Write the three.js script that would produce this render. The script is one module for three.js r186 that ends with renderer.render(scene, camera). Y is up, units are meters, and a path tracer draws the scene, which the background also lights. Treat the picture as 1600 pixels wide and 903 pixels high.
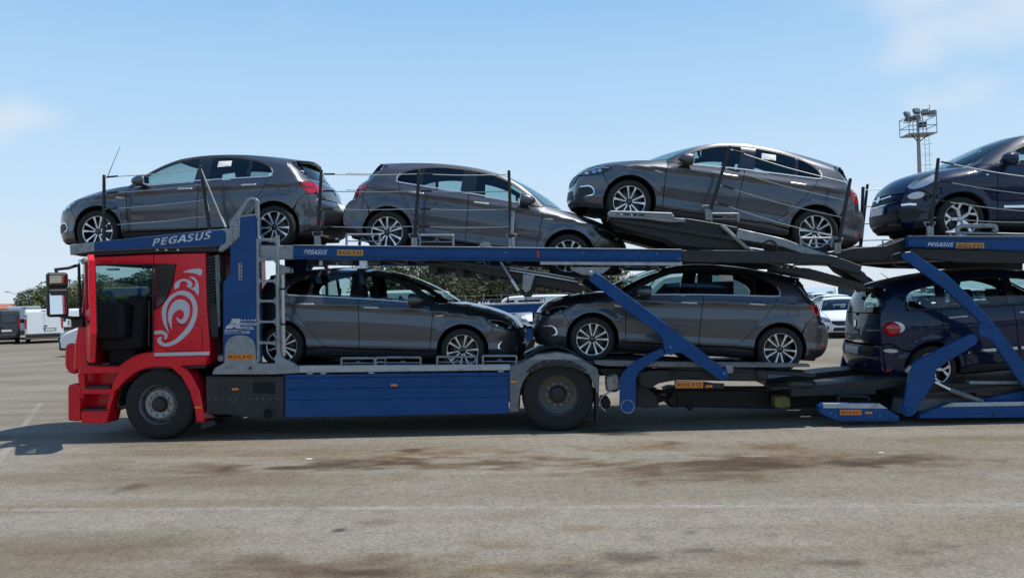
import * as THREE from 'three';
import { mergeGeometries } from 'three/addons/utils/BufferGeometryUtils.js';
import { RoundedBoxGeometry } from 'three/addons/geometries/RoundedBoxGeometry.js';
import { FontLoader } from 'three/addons/loaders/FontLoader.js';

// ---------------------------------------------------------------- camera, sky, sun
const scene = new THREE.Scene();
const renderer = new THREE.WebGLRenderer({ antialias: true });
renderer.toneMapping = THREE.LinearToneMapping;
renderer.toneMappingExposure = 1.0;
renderer.shadowMap.enabled = true;
const IW = 1600, IH = 903, FL = 1256, CAMH = 1.89, CAMD = 11.1;
const camera = new THREE.PerspectiveCamera(2 * Math.atan(IH / 2 / FL) * 180 / Math.PI, IW / IH, 0.1, 9000);
camera.rotation.order = 'YXZ';
camera.position.set(0, CAMH, CAMD);
camera.rotation.set(0.0092, 0.05, -1.7 * Math.PI / 180);
camera.updateMatrixWorld(true);

const sunDir = new THREE.Vector3(0.36, 0.925, -0.03).normalize();
const sun = new THREE.DirectionalLight(new THREE.Color(1, 0.96, 0.90), 5.0);
sun.position.copy(sunDir).multiplyScalar(60);
sun.castShadow = true;
Object.assign(sun.shadow.camera, { left: -30, right: 30, top: 30, bottom: -30, near: 1, far: 160 });
sun.shadow.mapSize.set(4096, 4096);
sun.userData.label = 'sun'; sun.name = 'sun';
scene.add(sun); scene.add(sun.target);

// seeded noise
function rng(seed) { let s = seed >>> 0; return () => { s = (s + 0x6D2B79F5) >>> 0; let t = s; t = Math.imul(t ^ (t >>> 15), t | 1); t ^= t + Math.imul(t ^ (t >>> 7), t | 61); return ((t ^ (t >>> 14)) >>> 0) / 4294967296; }; }
function hash(x, y) { let h = (Math.imul(x, 374761393) + Math.imul(y, 668265263)) | 0; h = Math.imul(h ^ (h >>> 13), 1274126177); return ((h ^ (h >>> 16)) >>> 0) / 4294967296; }
function vnoise(x, y) { const i = Math.floor(x), j = Math.floor(y), f = x - i, g = y - j, u = f * f * (3 - 2 * f), v = g * g * (3 - 2 * g); return (hash(i, j) * (1 - u) + hash(i + 1, j) * u) * (1 - v) + (hash(i, j + 1) * (1 - u) + hash(i + 1, j + 1) * u) * v; }
function fbm(x, y, o = 4) { let s = 0, a = 0.5, n = 0; for (let k = 0; k < o; k++) { s += a * vnoise(x, y); n += a; a *= 0.5; x = x * 2.03 + 17.3; y = y * 2.03 + 9.1; } return s / n; }
const sm = (a, b, t) => { t = Math.min(1, Math.max(0, (t - a) / (b - a))); return t * t * (3 - 2 * t); };
const lerp = (a, b, t) => a + (b - a) * t;

{ // sky: blue overhead, paler towards the horizon, thin high cloud
  const w = 1024, h = 512, d = new Float32Array(w * h * 4);
  const stops = [[0, [0.70, 0.785, 0.87]], [3, [0.67, 0.795, 0.92]], [8, [0.56, 0.755, 0.95]], [14, [0.435, 0.67, 0.935]], [21, [0.295, 0.555, 0.885]], [32, [0.17, 0.39, 0.73]], [55, [0.08, 0.23, 0.52]], [90, [0.05, 0.16, 0.42]]];
  for (let j = 0; j < h; j++) {
    const el = (j + 0.5) / h * 180 - 90;
    for (let i = 0; i < w; i++) {
      let c;
      const e = Math.max(0, el);
      let k = 0; while (k < stops.length - 2 && e > stops[k + 1][0]) k++;
      const t = sm(0, 1, (e - stops[k][0]) / (stops[k + 1][0] - stops[k][0])) * 0.5 + 0.5 * (e - stops[k][0]) / (stops[k + 1][0] - stops[k][0]);
      c = stops[k][1].map((v, q) => lerp(v, stops[k + 1][1][q], t));
      const az = (i + 0.5) / w * Math.PI * 2, ce = Math.cos(el * Math.PI / 180);
      const X = Math.cos(az) * ce, Z = Math.sin(az) * ce, Y = Math.sin(Math.max(1, el) * Math.PI / 180);
      const px = X / (Y + 0.22), pz = Z / (Y + 0.22);
      const n = fbm(px * 2.1 + 131, pz * 2.1 + 57, 6), m = fbm(px * 0.7 + 63, pz * 0.7 + 24, 3);
      let cl = sm(0.5, 0.82, n) * sm(0.42, 0.68, m) * 0.62 * sm(0, 6, el);
      c = c.map((v, q) => lerp(v, [0.86, 0.88, 0.90][q], cl));
      const o = (j * w + i) * 4; d[o] = c[0]; d[o + 1] = c[1]; d[o + 2] = c[2]; d[o + 3] = 1;
    }
  }
  const t = new THREE.DataTexture(d, w, h, THREE.RGBAFormat, THREE.FloatType);
  t.mapping = THREE.EquirectangularReflectionMapping; t.magFilter = t.minFilter = THREE.LinearFilter; t.needsUpdate = true;
  scene.background = t; scene.environment = t;
}

// ---------------------------------------------------------------- helpers
// a photo pixel gives a direction; the distance comes from the plane (side of the lorry at z, or the ground) that it lies on
function ray(px, py) { return new THREE.Vector3((px - IW / 2) / FL, -(py - IH / 2) / FL, -1).applyQuaternion(camera.quaternion); }
function P(px, py, z = 0) { const r = ray(px, py), t = (z - CAMD) / r.z; return new THREE.Vector3(r.x * t, CAMH + r.y * t, z); }
function G(px, py) { const r = ray(px, py), t = -CAMH / r.y; return new THREE.Vector3(r.x * t, 0, CAMD + r.z * t); }
function AT(px, depth, y = 0) { const r = ray(px, IH / 2); const t = depth; return new THREE.Vector3(r.x * t, y, CAMD + r.z * t); }
const Q = (k, ox, oy, pts) => pts.map(([a, b]) => [a / k + ox, b / k + oy]);

const rgb = (r, g, b) => new THREE.Color().setRGB(r, g, b);
const std = (c, rough = 0.6, metal = 0, extra = {}) => new THREE.MeshStandardMaterial({ color: rgb(...c), roughness: rough, metalness: metal, side: THREE.DoubleSide, ...extra });
const phy = (c, rough, metal, extra = {}) => new THREE.MeshPhysicalMaterial({ color: rgb(...c), roughness: rough, metalness: metal, side: THREE.DoubleSide, ...extra });

function noiseTex(size, fn, color = false) {
  const d = new Uint8Array(size * size * 4);
  for (let j = 0; j < size; j++) for (let i = 0; i < size; i++) { const v = fn(i / size, j / size), o = (j * size + i) * 4; const a = Array.isArray(v) ? v : [v, v, v]; for (let q = 0; q < 3; q++) d[o + q] = Math.max(0, Math.min(255, a[q] * 255)); d[o + 3] = 255; }
  const t = new THREE.DataTexture(d, size, size, THREE.RGBAFormat); t.wrapS = t.wrapT = THREE.RepeatWrapping; t.magFilter = THREE.LinearFilter; t.minFilter = THREE.LinearMipmapLinearFilter; t.generateMipmaps = true; if (color) t.colorSpace = THREE.SRGBColorSpace; t.needsUpdate = true; return t;
}
// tiling noise
function tnoise(u, v, f, o = 4) { let s = 0, a = 0.5, n = 0; for (let k = 0; k < o; k++) { const x = u * f, y = v * f, i = Math.floor(x), j = Math.floor(y), p = x - i, q = y - j, U = p * p * (3 - 2 * p), V = q * q * (3 - 2 * q); const H = (a_, b_) => hash(((a_ % f) + f) % f + k * 57, ((b_ % f) + f) % f + k * 91); s += a * ((H(i, j) * (1 - U) + H(i + 1, j) * U) * (1 - V) + (H(i, j + 1) * (1 - U) + H(i + 1, j + 1) * U) * V); n += a; a *= 0.5; f *= 2; } return s / n; }

const grime = noiseTex(512, (u, v) => { const n = tnoise(u, v, 6, 5); const s = tnoise(u + 0.3, v, 24, 3); const q = 0.74 + 0.26 * sm(0.3, 0.62, n) - 0.2 * sm(0.6, 0.8, s); return [q, q, q * 0.985]; });
const dust = noiseTex(512, (u, v) => { const q = 0.90 + 0.1 * sm(0.3, 0.6, tnoise(u, v, 6, 5)) - 0.1 * sm(0.62, 0.8, tnoise(u + .3, v, 24, 3)); return [q, q, q]; });
const roughTex = noiseTex(512, (u, v) => 0.55 + 0.45 * tnoise(u, v, 8, 5));
const galvTex = noiseTex(512, (u, v) => { const n = tnoise(u, v, 10, 5), m = tnoise(u + .5, v + .2, 40, 2); const q = 0.62 + 0.34 * n + 0.1 * (m - .5) - 0.22 * sm(0.62, 0.75, tnoise(u + .1, v + .7, 14, 4)); return [q, q, q]; });
const rubberTex = noiseTex(256, (u, v) => { const n = tnoise(u, v, 8, 4); const q = 0.6 + 0.4 * n; return [q, q * .98, q * .94]; });

const M = {
  greyPaint: phy([0.084, 0.089, 0.103], 0.40, 0.75, { clearcoat: 1, clearcoatRoughness: 0.03 }),
  navyPaint: phy([0.0016, 0.0095, 0.044], 0.45, 0, { specularIntensity: 0.3, clearcoat: 0.8, clearcoatRoughness: 0.03 }),
  whitePaint: phy([0.78, 0.79, 0.79], 0.4, 0, { clearcoat: 0.8, clearcoatRoughness: 0.06 }),
  silverPaint: phy([0.30, 0.31, 0.32], 0.35, 0.5, { clearcoat: 0.8, clearcoatRoughness: 0.06 }),
  redCarPaint: phy([0.36, 0.02, 0.02], 0.4, 0, { clearcoat: 0.8, clearcoatRoughness: 0.06 }),
  red: phy([0.80, 0.006, 0.022], 0.38, 0, { clearcoat: 0.4, clearcoatRoughness: 0.08, specularIntensity: 0.6, map: dust, roughnessMap: roughTex }),
  blue: phy([0.009, 0.068, 0.215], 0.45, 0, { specularIntensity: 0.5, map: dust, roughnessMap: roughTex }),
  galv: std([0.35, 0.37, 0.385], 0.62, 0.35, { map: galvTex, roughnessMap: roughTex }),
  galvPale: std([0.56, 0.57, 0.57], 0.6, 0.25, { map: galvTex }),
  greyMetal: std([0.20, 0.215, 0.225], 0.6, 0.2, { map: galvTex }),
  darkMetal: std([0.045, 0.046, 0.048], 0.6, 0.3, { map: galvTex }),
  black: std([0.014, 0.014, 0.015], 0.55),
  blackGloss: phy([0.008, 0.008, 0.009], 0.15, 0, { clearcoat: 1, clearcoatRoughness: 0.05 }),
  plastic: std([0.022, 0.022, 0.024], 0.6),
  liner: std([0.009, 0.009, 0.010], 0.9),
  rubber: std([0.024, 0.0235, 0.023], 0.82, 0, { map: rubberTex }),
  truckRubber: std([0.021, 0.0205, 0.0195], 0.88, 0, { map: rubberTex }),
  chrome: std([0.78, 0.79, 0.80], 0.12, 1),
  satin: std([0.60, 0.61, 0.62], 0.36, 0.7),
  alloy: std([0.80, 0.81, 0.82], 0.26, 0.75),
  steelWheel: std([0.38, 0.38, 0.37], 0.42, 0.6, { map: galvTex }),
  steelWheelDark: std([0.20, 0.19, 0.175], 0.6, 0.5, { map: galvTex }),
  brake: std([0.10, 0.098, 0.095], 0.5, 0.7),
  glass: phy([0.60, 0.74, 0.73], 0.0, 0, { transmission: 1, thickness: 0, ior: 1.65 }),
  glassDark: phy([0.36, 0.45, 0.45], 0.0, 0, { transmission: 1, thickness: 0, ior: 1.5 }),
  clear: phy([0.92, 0.94, 0.95], 0.02, 0, { transmission: 1, thickness: 0, ior: 1.5 }),
  lensRed: phy([0.46, 0.004, 0.016], 0.12, 0, { clearcoat: 1, clearcoatRoughness: 0.03 }),
  lensDarkRed: phy([0.16, 0.004, 0.01], 0.2, 0, { clearcoat: 1 }),
  orange: phy([0.75, 0.22, 0.02], 0.25, 0, { clearcoat: 0.8 }),
  plateOrange: std([0.72, 0.24, 0.03], 0.5),
  plateTan: std([0.52, 0.27, 0.07], 0.55),
  ink: std([0.16, 0.03, 0.006], 0.6),
  white: std([0.72, 0.73, 0.74], 0.55, 0, { map: grime }),
  decal: std([0.60, 0.57, 0.60], 0.5),
  paper: std([0.82, 0.82, 0.80], 0.8), printed: (() => { const c = document.createElement('canvas'); c.width = 128; c.height = 64; const x = c.getContext('2d'); x.fillStyle = '#eceae6'; x.fillRect(0, 0, 128, 64); x.fillStyle = '#8a8a8c'; for (let k = 0; k < 6; k++) x.fillRect(8, 8 + k * 8, 30 + (k * 37) % 62, 3); x.fillStyle = '#5c5c60'; for (let k = 0; k < 14; k++) x.fillRect(76 + k * 3, 42, 1 + k % 2, 14); const t = new THREE.CanvasTexture(c); t.colorSpace = THREE.SRGBColorSpace; return new THREE.MeshStandardMaterial({ map: t, roughness: .8, side: THREE.DoubleSide }); })(),
  wheelBlack: std([0.010, 0.010, 0.011], 0.45),
  plate: std([0.72, 0.73, 0.72], 0.5),
  plateBlue: std([0.04, 0.10, 0.45], 0.5),
  seat: std([0.02, 0.02, 0.022], 0.9),
  trim: std([0.018, 0.018, 0.02], 0.8),
  mirror: std([0.80, 0.81, 0.82], 0.02, 1),
  yellow: std([0.24, 0.20, 0.06], 0.7, 0, { map: grime }),
  cable: std([0.50, 0.50, 0.47], 0.45, 0.5),
  post: std([0.020, 0.020, 0.021], 0.5, 0.2),
  wood: std([0.3, 0.2, 0.1], 0.8),
};

const names = {};
function numbered(n) { const k = names[n] = (names[n] ?? -1) + 1; return k ? `${n}_${String(k).padStart(3, '0')}` : n; }
function prep(g) {
  if (g.index) g = g.toNonIndexed();
  if (!g.attributes.normal) g.computeVertexNormals();
  if (!g.attributes.uv) g.setAttribute('uv', new THREE.BufferAttribute(new Float32Array(g.attributes.position.count * 2), 2));
  for (const k of Object.keys(g.attributes)) if (!['position', 'normal', 'uv'].includes(k)) g.deleteAttribute(k);
  return g;
}
function join(gs) { gs = gs.flat(Infinity).filter(Boolean).map(prep); return gs.length === 1 ? gs[0] : mergeGeometries(gs); }
function part(name, gs, mat, parent) { const m = new THREE.Mesh(join([gs]), mat); m.name = name; m.castShadow = m.receiveShadow = true; if (parent) parent.add(m); return m; }
function mirrorZ(g, c = 0) { // reflected copy about the plane z = c
  g = prep(g.clone()); const p = g.attributes.position, n = g.attributes.normal, u = g.attributes.uv;
  for (let i = 0; i < p.count; i++) { p.setZ(i, 2 * c - p.getZ(i)); n.setZ(i, -n.getZ(i)); }
  for (let i = 0; i < p.count; i += 3) for (const [a, s] of [[p, 3], [n, 3], [u, 2]]) for (let q = 0; q < s; q++) { const A = a.array, t = A[(i + 1) * s + q]; A[(i + 1) * s + q] = A[(i + 2) * s + q]; A[(i + 2) * s + q] = t; }
  return g;
}
function thing(name, label, category, group) { const o = new THREE.Group(); o.name = numbered(name); o.userData = { label, category }; if (group) o.userData.group = group; scene.add(o); return o; }
const V = (x, y, z) => new THREE.Vector3(x, y, z);
function box(cx, cy, cz, w, h, d, r = 0) { const g = r ? new RoundedBoxGeometry(w, h, d, 2, r) : new THREE.BoxGeometry(w, h, d); g.translate(cx, cy, cz); return g; }
function boxAB(a, b, r = 0) { return box((a[0] + b[0]) / 2, (a[1] + b[1]) / 2, (a[2] + b[2]) / 2, Math.abs(a[0] - b[0]), Math.abs(a[1] - b[1]), Math.abs(a[2] - b[2]), r); }
function bar(a, b, r, r2 = r, seg = 10) {
  const d = b.clone().sub(a), L = d.length(), g = new THREE.CylinderGeometry(r2, r, L, seg, 1); g.translate(0, L / 2, 0);
  g.applyQuaternion(new THREE.Quaternion().setFromUnitVectors(V(0, 1, 0), d.normalize())); g.translate(a.x, a.y, a.z); return g;
}
function pipe(pts, r, seg = 8) { const gs = []; for (let i = 0; i + 1 < pts.length; i++) { gs.push(bar(pts[i], pts[i + 1], r, r, seg)); if (i) { const s = new THREE.SphereGeometry(r, seg, 6); s.translate(pts[i].x, pts[i].y, pts[i].z); gs.push(s); } } return gs; }
function curve(pts, r, n = 24, seg = 6) { return new THREE.TubeGeometry(new THREE.CatmullRomCurve3(pts), n, r, seg, false); }
// beam of rectangular section between two points of a side view
function beam(a, b, h, d, z1) { // a, b: Vector3 on the top edge; h height, d depth from z1 backwards
  const g = new THREE.BoxGeometry(a.distanceTo(b), h, d); g.rotateZ(Math.atan2(b.y - a.y, b.x - a.x)); g.translate((a.x + b.x) / 2, (a.y + b.y) / 2 - h / 2, z1 - d / 2); return g;
}
function uvMetres(g) { const p = g.attributes.position, n = g.attributes.normal, u = g.attributes.uv; for (let i = 0; i < p.count; i++) { const ax = Math.abs(n.getX(i)), ay = Math.abs(n.getY(i)), az = Math.abs(n.getZ(i)); if (az >= ax && az >= ay) u.setXY(i, p.getX(i), p.getY(i)); else if (ay >= ax) u.setXY(i, p.getX(i), p.getZ(i)); else u.setXY(i, p.getZ(i), p.getY(i)); } return g; }
function extrudeXY(pts, z1, depth, bevel = 0.004, holes = []) {
  const s = new THREE.Shape(pts.map(p => new THREE.Vector2(p[0] ?? p.x, p[1] ?? p.y)));
  for (const h of holes) s.holes.push(new THREE.Path(h.map(p => new THREE.Vector2(p[0] ?? p.x, p[1] ?? p.y))));
  const g = new THREE.ExtrudeGeometry(s, { depth: depth - 2 * bevel, bevelEnabled: bevel > 0, bevelSize: bevel, bevelThickness: bevel, bevelOffset: -bevel, bevelSegments: 1, curveSegments: 8 });
  g.translate(0, 0, z1 - depth + bevel); return g;
}
// outline given in photo pixels, lying on the plane z
function plate(px, z, depth, bevel = 0.004, holesPx = []) {
  const f = l => l.map(([a, b]) => { const p = P(a, b, z); return [p.x, p.y]; });
  return extrudeXY(f(px), z, depth, bevel, holesPx.map(f));
}
function roundPoly(pts, r, n = 4) { // round the corners of a 2D outline
  const out = []; const L = pts.length;
  for (let i = 0; i < L; i++) {
    const a = pts[(i + L - 1) % L], b = pts[i], c = pts[(i + 1) % L];
    const la = Math.hypot(a[0] - b[0], a[1] - b[1]), lc = Math.hypot(c[0] - b[0], c[1] - b[1]), q = Math.min(r, la * 0.45, lc * 0.45);
    const p0 = [b[0] + (a[0] - b[0]) / la * q, b[1] + (a[1] - b[1]) / la * q], p1 = [b[0] + (c[0] - b[0]) / lc * q, b[1] + (c[1] - b[1]) / lc * q];
    for (let k = 0; k <= n; k++) { const t = k / n; out.push([(1 - t) ** 2 * p0[0] + 2 * t * (1 - t) * b[0] + t * t * p1[0], (1 - t) ** 2 * p0[1] + 2 * t * (1 - t) * b[1] + t * t * p1[1]]); }
  }
  return out;
}
const circlePx = (cx, cy, r, n = 20) => Array.from({ length: n }, (_, i) => [cx + r * Math.cos(i / n * 2 * Math.PI), cy + r * Math.sin(i / n * 2 * Math.PI)]);
const font = await new FontLoader().loadAsync('fonts/droid/droid_sans_bold.typeface.json');
// lettering between two baseline pixels, capital height in pixels, on plane z
function lettering(str, a, b, hpx, z, slant = 0, weight = 0) {
  const A = P(a[0], a[1], z), B = P(b[0], b[1], z), H = P(a[0], a[1], z).distanceTo(P(a[0], a[1] - hpx, z));
  const g = new THREE.ShapeGeometry(font.generateShapes(str, 1), 4); g.computeBoundingBox(); const bb = g.boundingBox;
  const p = g.attributes.position, W = A.distanceTo(B), ang = Math.atan2(B.y - A.y, B.x - A.x);
  for (let i = 0; i < p.count; i++) { let x = (p.getX(i) - bb.min.x) / (bb.max.x - bb.min.x), y = (p.getY(i) - bb.min.y) / (bb.max.y - bb.min.y); x = x * (W - slant * H) + y * slant * H; y *= H; p.setXYZ(i, A.x + x * Math.cos(ang) - y * Math.sin(ang), A.y + x * Math.sin(ang) + y * Math.cos(ang), z); }
  g.computeVertexNormals(); return g;
}

// ---------------------------------------------------------------- ground
{
  const grid = (a, b, fa, fb, step, grow) => { const l = []; for (let v = fa; v <= fb + 1e-6; v += step) l.push(v); let s = step; while (l[0] > a) { s *= grow; l.unshift(Math.max(a, l[0] - s)); } s = step; while (l[l.length - 1] < b) { s *= grow; l.push(Math.min(b, l[l.length - 1] + s)); } return l; };
  const xs = grid(-260, 260, -8.6, 8.6, 0.05, 1.12), zs = grid(-230, 90, -3, 7.2, 0.05, 1.12);
  const stains = []; // centre pixel, half sizes in pixels, tint, strength: oil and rust marks lying on the ground
  const st = (px, py, rx, ry, c, s) => { const o = G(px, py), e = G(px + rx, py), f = G(px, py + ry), f2 = G(px, py - ry); stains.push([o.x, o.z, Math.abs(e.x - o.x), Math.abs(f2.z - f.z) / 2, c, s]); };
  const BR = [0.50, 0.40, 0.30], DK = [0.34, 0.30, 0.29], TAN = [0.78, 0.66, 0.50], BK = [0.16, 0.155, 0.15];
  st(330, 735, 110, 12, BR, .55); st(500, 728, 120, 10, DK, .75); st(640, 725, 90, 10, BR, .8); st(445, 733, 70, 6, DK, .7); st(740, 708, 150, 14, TAN, .9); st(780, 727, 80, 10, BR, .7); st(645, 704, 26, 3, DK, .9);
  st(210, 761, 22, 7, BR, .8); st(150, 766, 18, 5, BR, .5); st(530, 828, 10, 3, BK, .9); st(480, 880, 190, 18, BR, .55); st(560, 895, 80, 9, DK, .8); st(400, 870, 90, 12, BR, .4); st(680, 886, 14, 4, BR, .7); st(790, 850, 80, 22, TAN, .8);
  st(1110, 730, 190, 20, BR, .55); st(1000, 700, 120, 10, TAN, .7); st(1130, 722, 90, 10, BR, .6); st(1400, 722, 80, 12, BR, .6); st(1340, 725, 60, 7, DK, .6); st(1450, 715, 70, 14, BR, .6); st(1230, 727, 45, 6, BR, .6); st(1560, 720, 30, 6, BR, .4); st(1230, 700, 50, 6, TAN, .8); st(1050, 692, 16, 3, BR, .8);
  st(1010, 872, 110, 12, DK, .85); st(900, 892, 100, 12, DK, .6); st(1100, 860, 60, 6, DK, .7); st(1310, 880, 50, 9, DK, .7); st(1470, 878, 35, 7, DK, .55); st(1430, 862, 50, 8, BR, .5); st(1480, 853, 20, 5, DK, .5); st(900, 825, 70, 8, TAN, .7); st(1300, 835, 40, 4, DK, .5); st(1205, 836, 14, 3, DK, .6); st(1080, 832, 10, 3, DK, .7); st(1500, 890, 120, 10, BR, .5); st(870, 740, 30, 4, DK, .5);
  st(950, 675, 60, 5, BK, .9); st(985, 678, 50, 3, BK, .8); st(1230, 672, 20, 3, BK, .7);
  st(250, 850, 60, 5, BR, .3); st(100, 870, 120, 20, TAN, .4); st(270, 818, 40, 4, BR, .4); st(590, 817, 30, 5, BR, .5); st(540, 758, 40, 3, BR, .4); st(350, 825, 16, 2, BK, .4);
  st(560, 722, 420, 24, TAN, .75); st(1180, 720, 460, 26, TAN, .75); st(700, 728, 330, 12, BR, .6); st(1150, 726, 300, 12, BR, .55); st(640, 885, 320, 26, TAN, .7); st(1150, 875, 420, 26, TAN, .6);
  const pos = [], col = [], uv = [], idx = [];
  for (const z of zs) for (const x of xs) {
    pos.push(x, 0, z); uv.push(x / 2.6, z / 2.6);
    const far = Math.max(Math.abs(x) - 8.6, -3 - z, 0), big = fbm(x * 0.13 + 5, z * 0.3 + 50, 5), mid = fbm(x * 0.55 + 11, z * 1.5 + 3, 5);
    let c = [0.222, 0.199, 0.163];
    const p = sm(0.40, 0.66, mid); c = c.map((v, i) => v * lerp(1.06, [0.84, 0.79, 0.72][i], p * 0.75));
    const str = sm(0.42, 0.68, fbm(x * 0.22 + 9, z * 1.9 + 77, 5)); c = c.map((v, i) => v * lerp(1.05, [0.86, 0.80, 0.70][i], str)); const mot = fbm(x * 7.5, z * 7.5 + 33, 3); c = c.map(v => v * (0.94 + 0.12 * mot));
    const b = sm(0.35, 0.7, big); c = c.map((v, i) => v * lerp(1.05, [0.92, 0.90, 0.87][i], b));
    if (far < 1) {
      const fine = fbm(x * 2.3 + 40, z * 6 + 8, 5), wob = fbm(x * 1.1, z * 2.6 + 90, 4) - 0.5, w2 = fbm(x * 6 + 20, z * 11, 3) - 0.5;
      for (const [sx, sz, rx, rz, t, s] of stains) {
        const dx = (x - sx) / rx, dz = (z - sz) / rz, r = Math.hypot(dx, dz) + wob * 1.3 + w2 * 0.9;
        if (r < 1.25) { const k = sm(1.25, 0.35, r) * s * sm(0.24, 0.56, fine); c = c.map((v, i) => v * lerp(1, t[i], k)); }
      }
      const spots = vnoise(x * 3.1 + 70, z * 5.3 + 30); if (spots > 0.86) { const k = sm(0.86, 0.97, spots) * 0.4; c = c.map((v, i) => v * (1 - k * [0.5, 0.55, 0.6][i])); }
    }
    col.push(...c);
  }
  const nx = xs.length;
  for (let j = 0; j + 1 < zs.length; j++) for (let i = 0; i + 1 < nx; i++) { const a = j * nx + i; idx.push(a, a + nx, a + 1, a + 1, a + nx, a + nx + 1); }
  const g = new THREE.BufferGeometry(); g.setAttribute('position', new THREE.Float32BufferAttribute(pos, 3)); g.setAttribute('color', new THREE.Float32BufferAttribute(col, 3)); g.setAttribute('uv', new THREE.Float32BufferAttribute(uv, 2)); g.setIndex(idx); g.computeVertexNormals();
  const grain = noiseTex(1024, (u, v) => { const a = tnoise(u, v, 128, 3), b = tnoise(u + .4, v + .1, 24, 4), c2 = hash(Math.floor(u * 1024), Math.floor(v * 1024)); let q = 0.80 + 0.62 * (a - .5) + 0.18 * (b - .5) + 0.22 * (c2 - .5); if (hash(Math.floor(u * 512) + 5, Math.floor(v * 512)) > 0.990) q += 0.3; if (hash(Math.floor(u * 512) + 95, Math.floor(v * 512)) > 0.990) q -= 0.35; if (hash(Math.floor(u * 220) + 11, Math.floor(v * 220) + 3) > 0.985) q += 0.16; if (hash(Math.floor(u * 240) + 71, Math.floor(v * 240) + 8) > 0.985) q -= 0.2; return [q, q * 0.99, q * 0.97]; });
  grain.anisotropy = 8;
  const bump = noiseTex(1024, (u, v) => 0.5 + 0.5 * (tnoise(u, v, 160, 2) - .5) + 0.3 * (tnoise(u, v, 32, 3) - .5));
  const m = new THREE.Mesh(g, new THREE.MeshStandardMaterial({ vertexColors: true, map: grain, bumpMap: bump, bumpScale: 0.006, roughness: 0.93 }));
  m.name = 'ground'; m.receiveShadow = true; m.userData = { kind: 'structure', label: 'stained beige concrete yard under the transporter', category: 'ground' }; scene.add(m);
  // worn painted lines
  const wear = noiseTex(512, (u, v) => 0.10 + 0.5 * sm(0.30, 0.72, tnoise(u, v, 64, 3) * 0.5 + tnoise(u + .2, v, 5, 4) * 0.5));
  const paint = std([0.60, 0.58, 0.54], 0.85, 0, { alphaMap: wear, transparent: true, opacity: 0.45 });
  const faint = paint.clone(); faint.opacity = .32; const line = (a, b, w, pm = paint) => { const A = G(...a), B = G(...b), L = A.distanceTo(B), g2 = new THREE.PlaneGeometry(L, w, Math.ceil(L), 1); g2.rotateX(-Math.PI / 2); g2.rotateY(-Math.atan2(B.z - A.z, B.x - A.x)); g2.translate((A.x + B.x) / 2, 0.004, (A.z + B.z) / 2); const u = g2.attributes.uv; for (let i = 0; i < u.count; i++) u.setXY(i, u.getX(i) * L / 3, u.getY(i) * w / 3 + L); const q = part(numbered('painted_line'), g2, pm, scene); q.castShadow = false; q.userData = { kind: 'structure', label: 'faded white painted line on the concrete yard', category: 'line', group: 'faded painted lines' }; };
  line([-300, 799], [1900, 788], 0.11); line([62, 630], [-10, 730], 0.10, faint); line([-200, 560], [90, 556], 0.12, faint);
  // sea beyond the yard
  const sg = new THREE.PlaneGeometry(9000, 5000); sg.rotateX(-Math.PI / 2); sg.translate(0, -1.2, -2729);
  const s = part('sea', sg, std([0.34, 0.42, 0.47], 0.5), scene); s.userData = { kind: 'structure', label: 'pale sea on the horizon', category: 'sea' };
}

// ---------------------------------------------------------------- car bodies
// A body is a side surface z(x, y), bounded by the edge line E, plus panels that span from one edge line to the other.
// x runs from the front axle to the rear, y up from the road, z sideways.
function interp(tab, v) { if (v <= tab[0][0]) return tab[0][1]; for (let i = 0; i + 1 < tab.length; i++) if (v <= tab[i + 1][0]) { const [a, p] = tab[i], [b, q] = tab[i + 1], t = (v - a) / (b - a); const i0 = Math.max(0, i - 1), i3 = Math.min(tab.length - 1, i + 2); const m1 = (q - tab[i0][1]) / (b - tab[i0][0] || 1) * (b - a), m2 = (tab[i3][1] - p) / (tab[i3][0] - a || 1) * (b - a); const t2 = t * t, t3 = t2 * t; return (2 * t3 - 3 * t2 + 1) * p + (t3 - 2 * t2 + t) * m1 + (-2 * t3 + 3 * t2) * q + (t3 - t2) * m2; } return tab[tab.length - 1][1]; }
function smoothRow(pts, step = 0.025) { // Catmull-Rom through rows of numbers
  const out = []; const n = pts.length;
  for (let i = 0; i + 1 < n; i++) {
    const a = pts[Math.max(0, i - 1)], b = pts[i], c = pts[i + 1], d = pts[Math.min(n - 1, i + 2)];
    const L = Math.hypot(c[0] - b[0], c[1] - b[1]), k = Math.max(2, Math.ceil(L / step));
    for (let j = 0; j < k; j++) { const t = j / k; out.push(b.map((_, q) => 0.5 * (2 * b[q] + (c[q] - a[q]) * t + (2 * a[q] - 5 * b[q] + 4 * c[q] - d[q]) * t * t + (3 * b[q] - a[q] - 3 * c[q] + d[q]) * t * t * t))); }
  }
  out.push(pts[n - 1]); return out;
}
function clipHalf(poly, ax, val, sgn) { const out = []; for (let i = 0; i < poly.length; i++) { const a = poly[i], b = poly[(i + 1) % poly.length], da = (a[ax] - val) * sgn, db = (b[ax] - val) * sgn; if (da >= 0) out.push(a); if ((da > 0 && db < 0) || (da < 0 && db > 0)) { const t = da / (da - db); out.push([a[0] + (b[0] - a[0]) * t, a[1] + (b[1] - a[1]) * t]); } } return out; }
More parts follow.
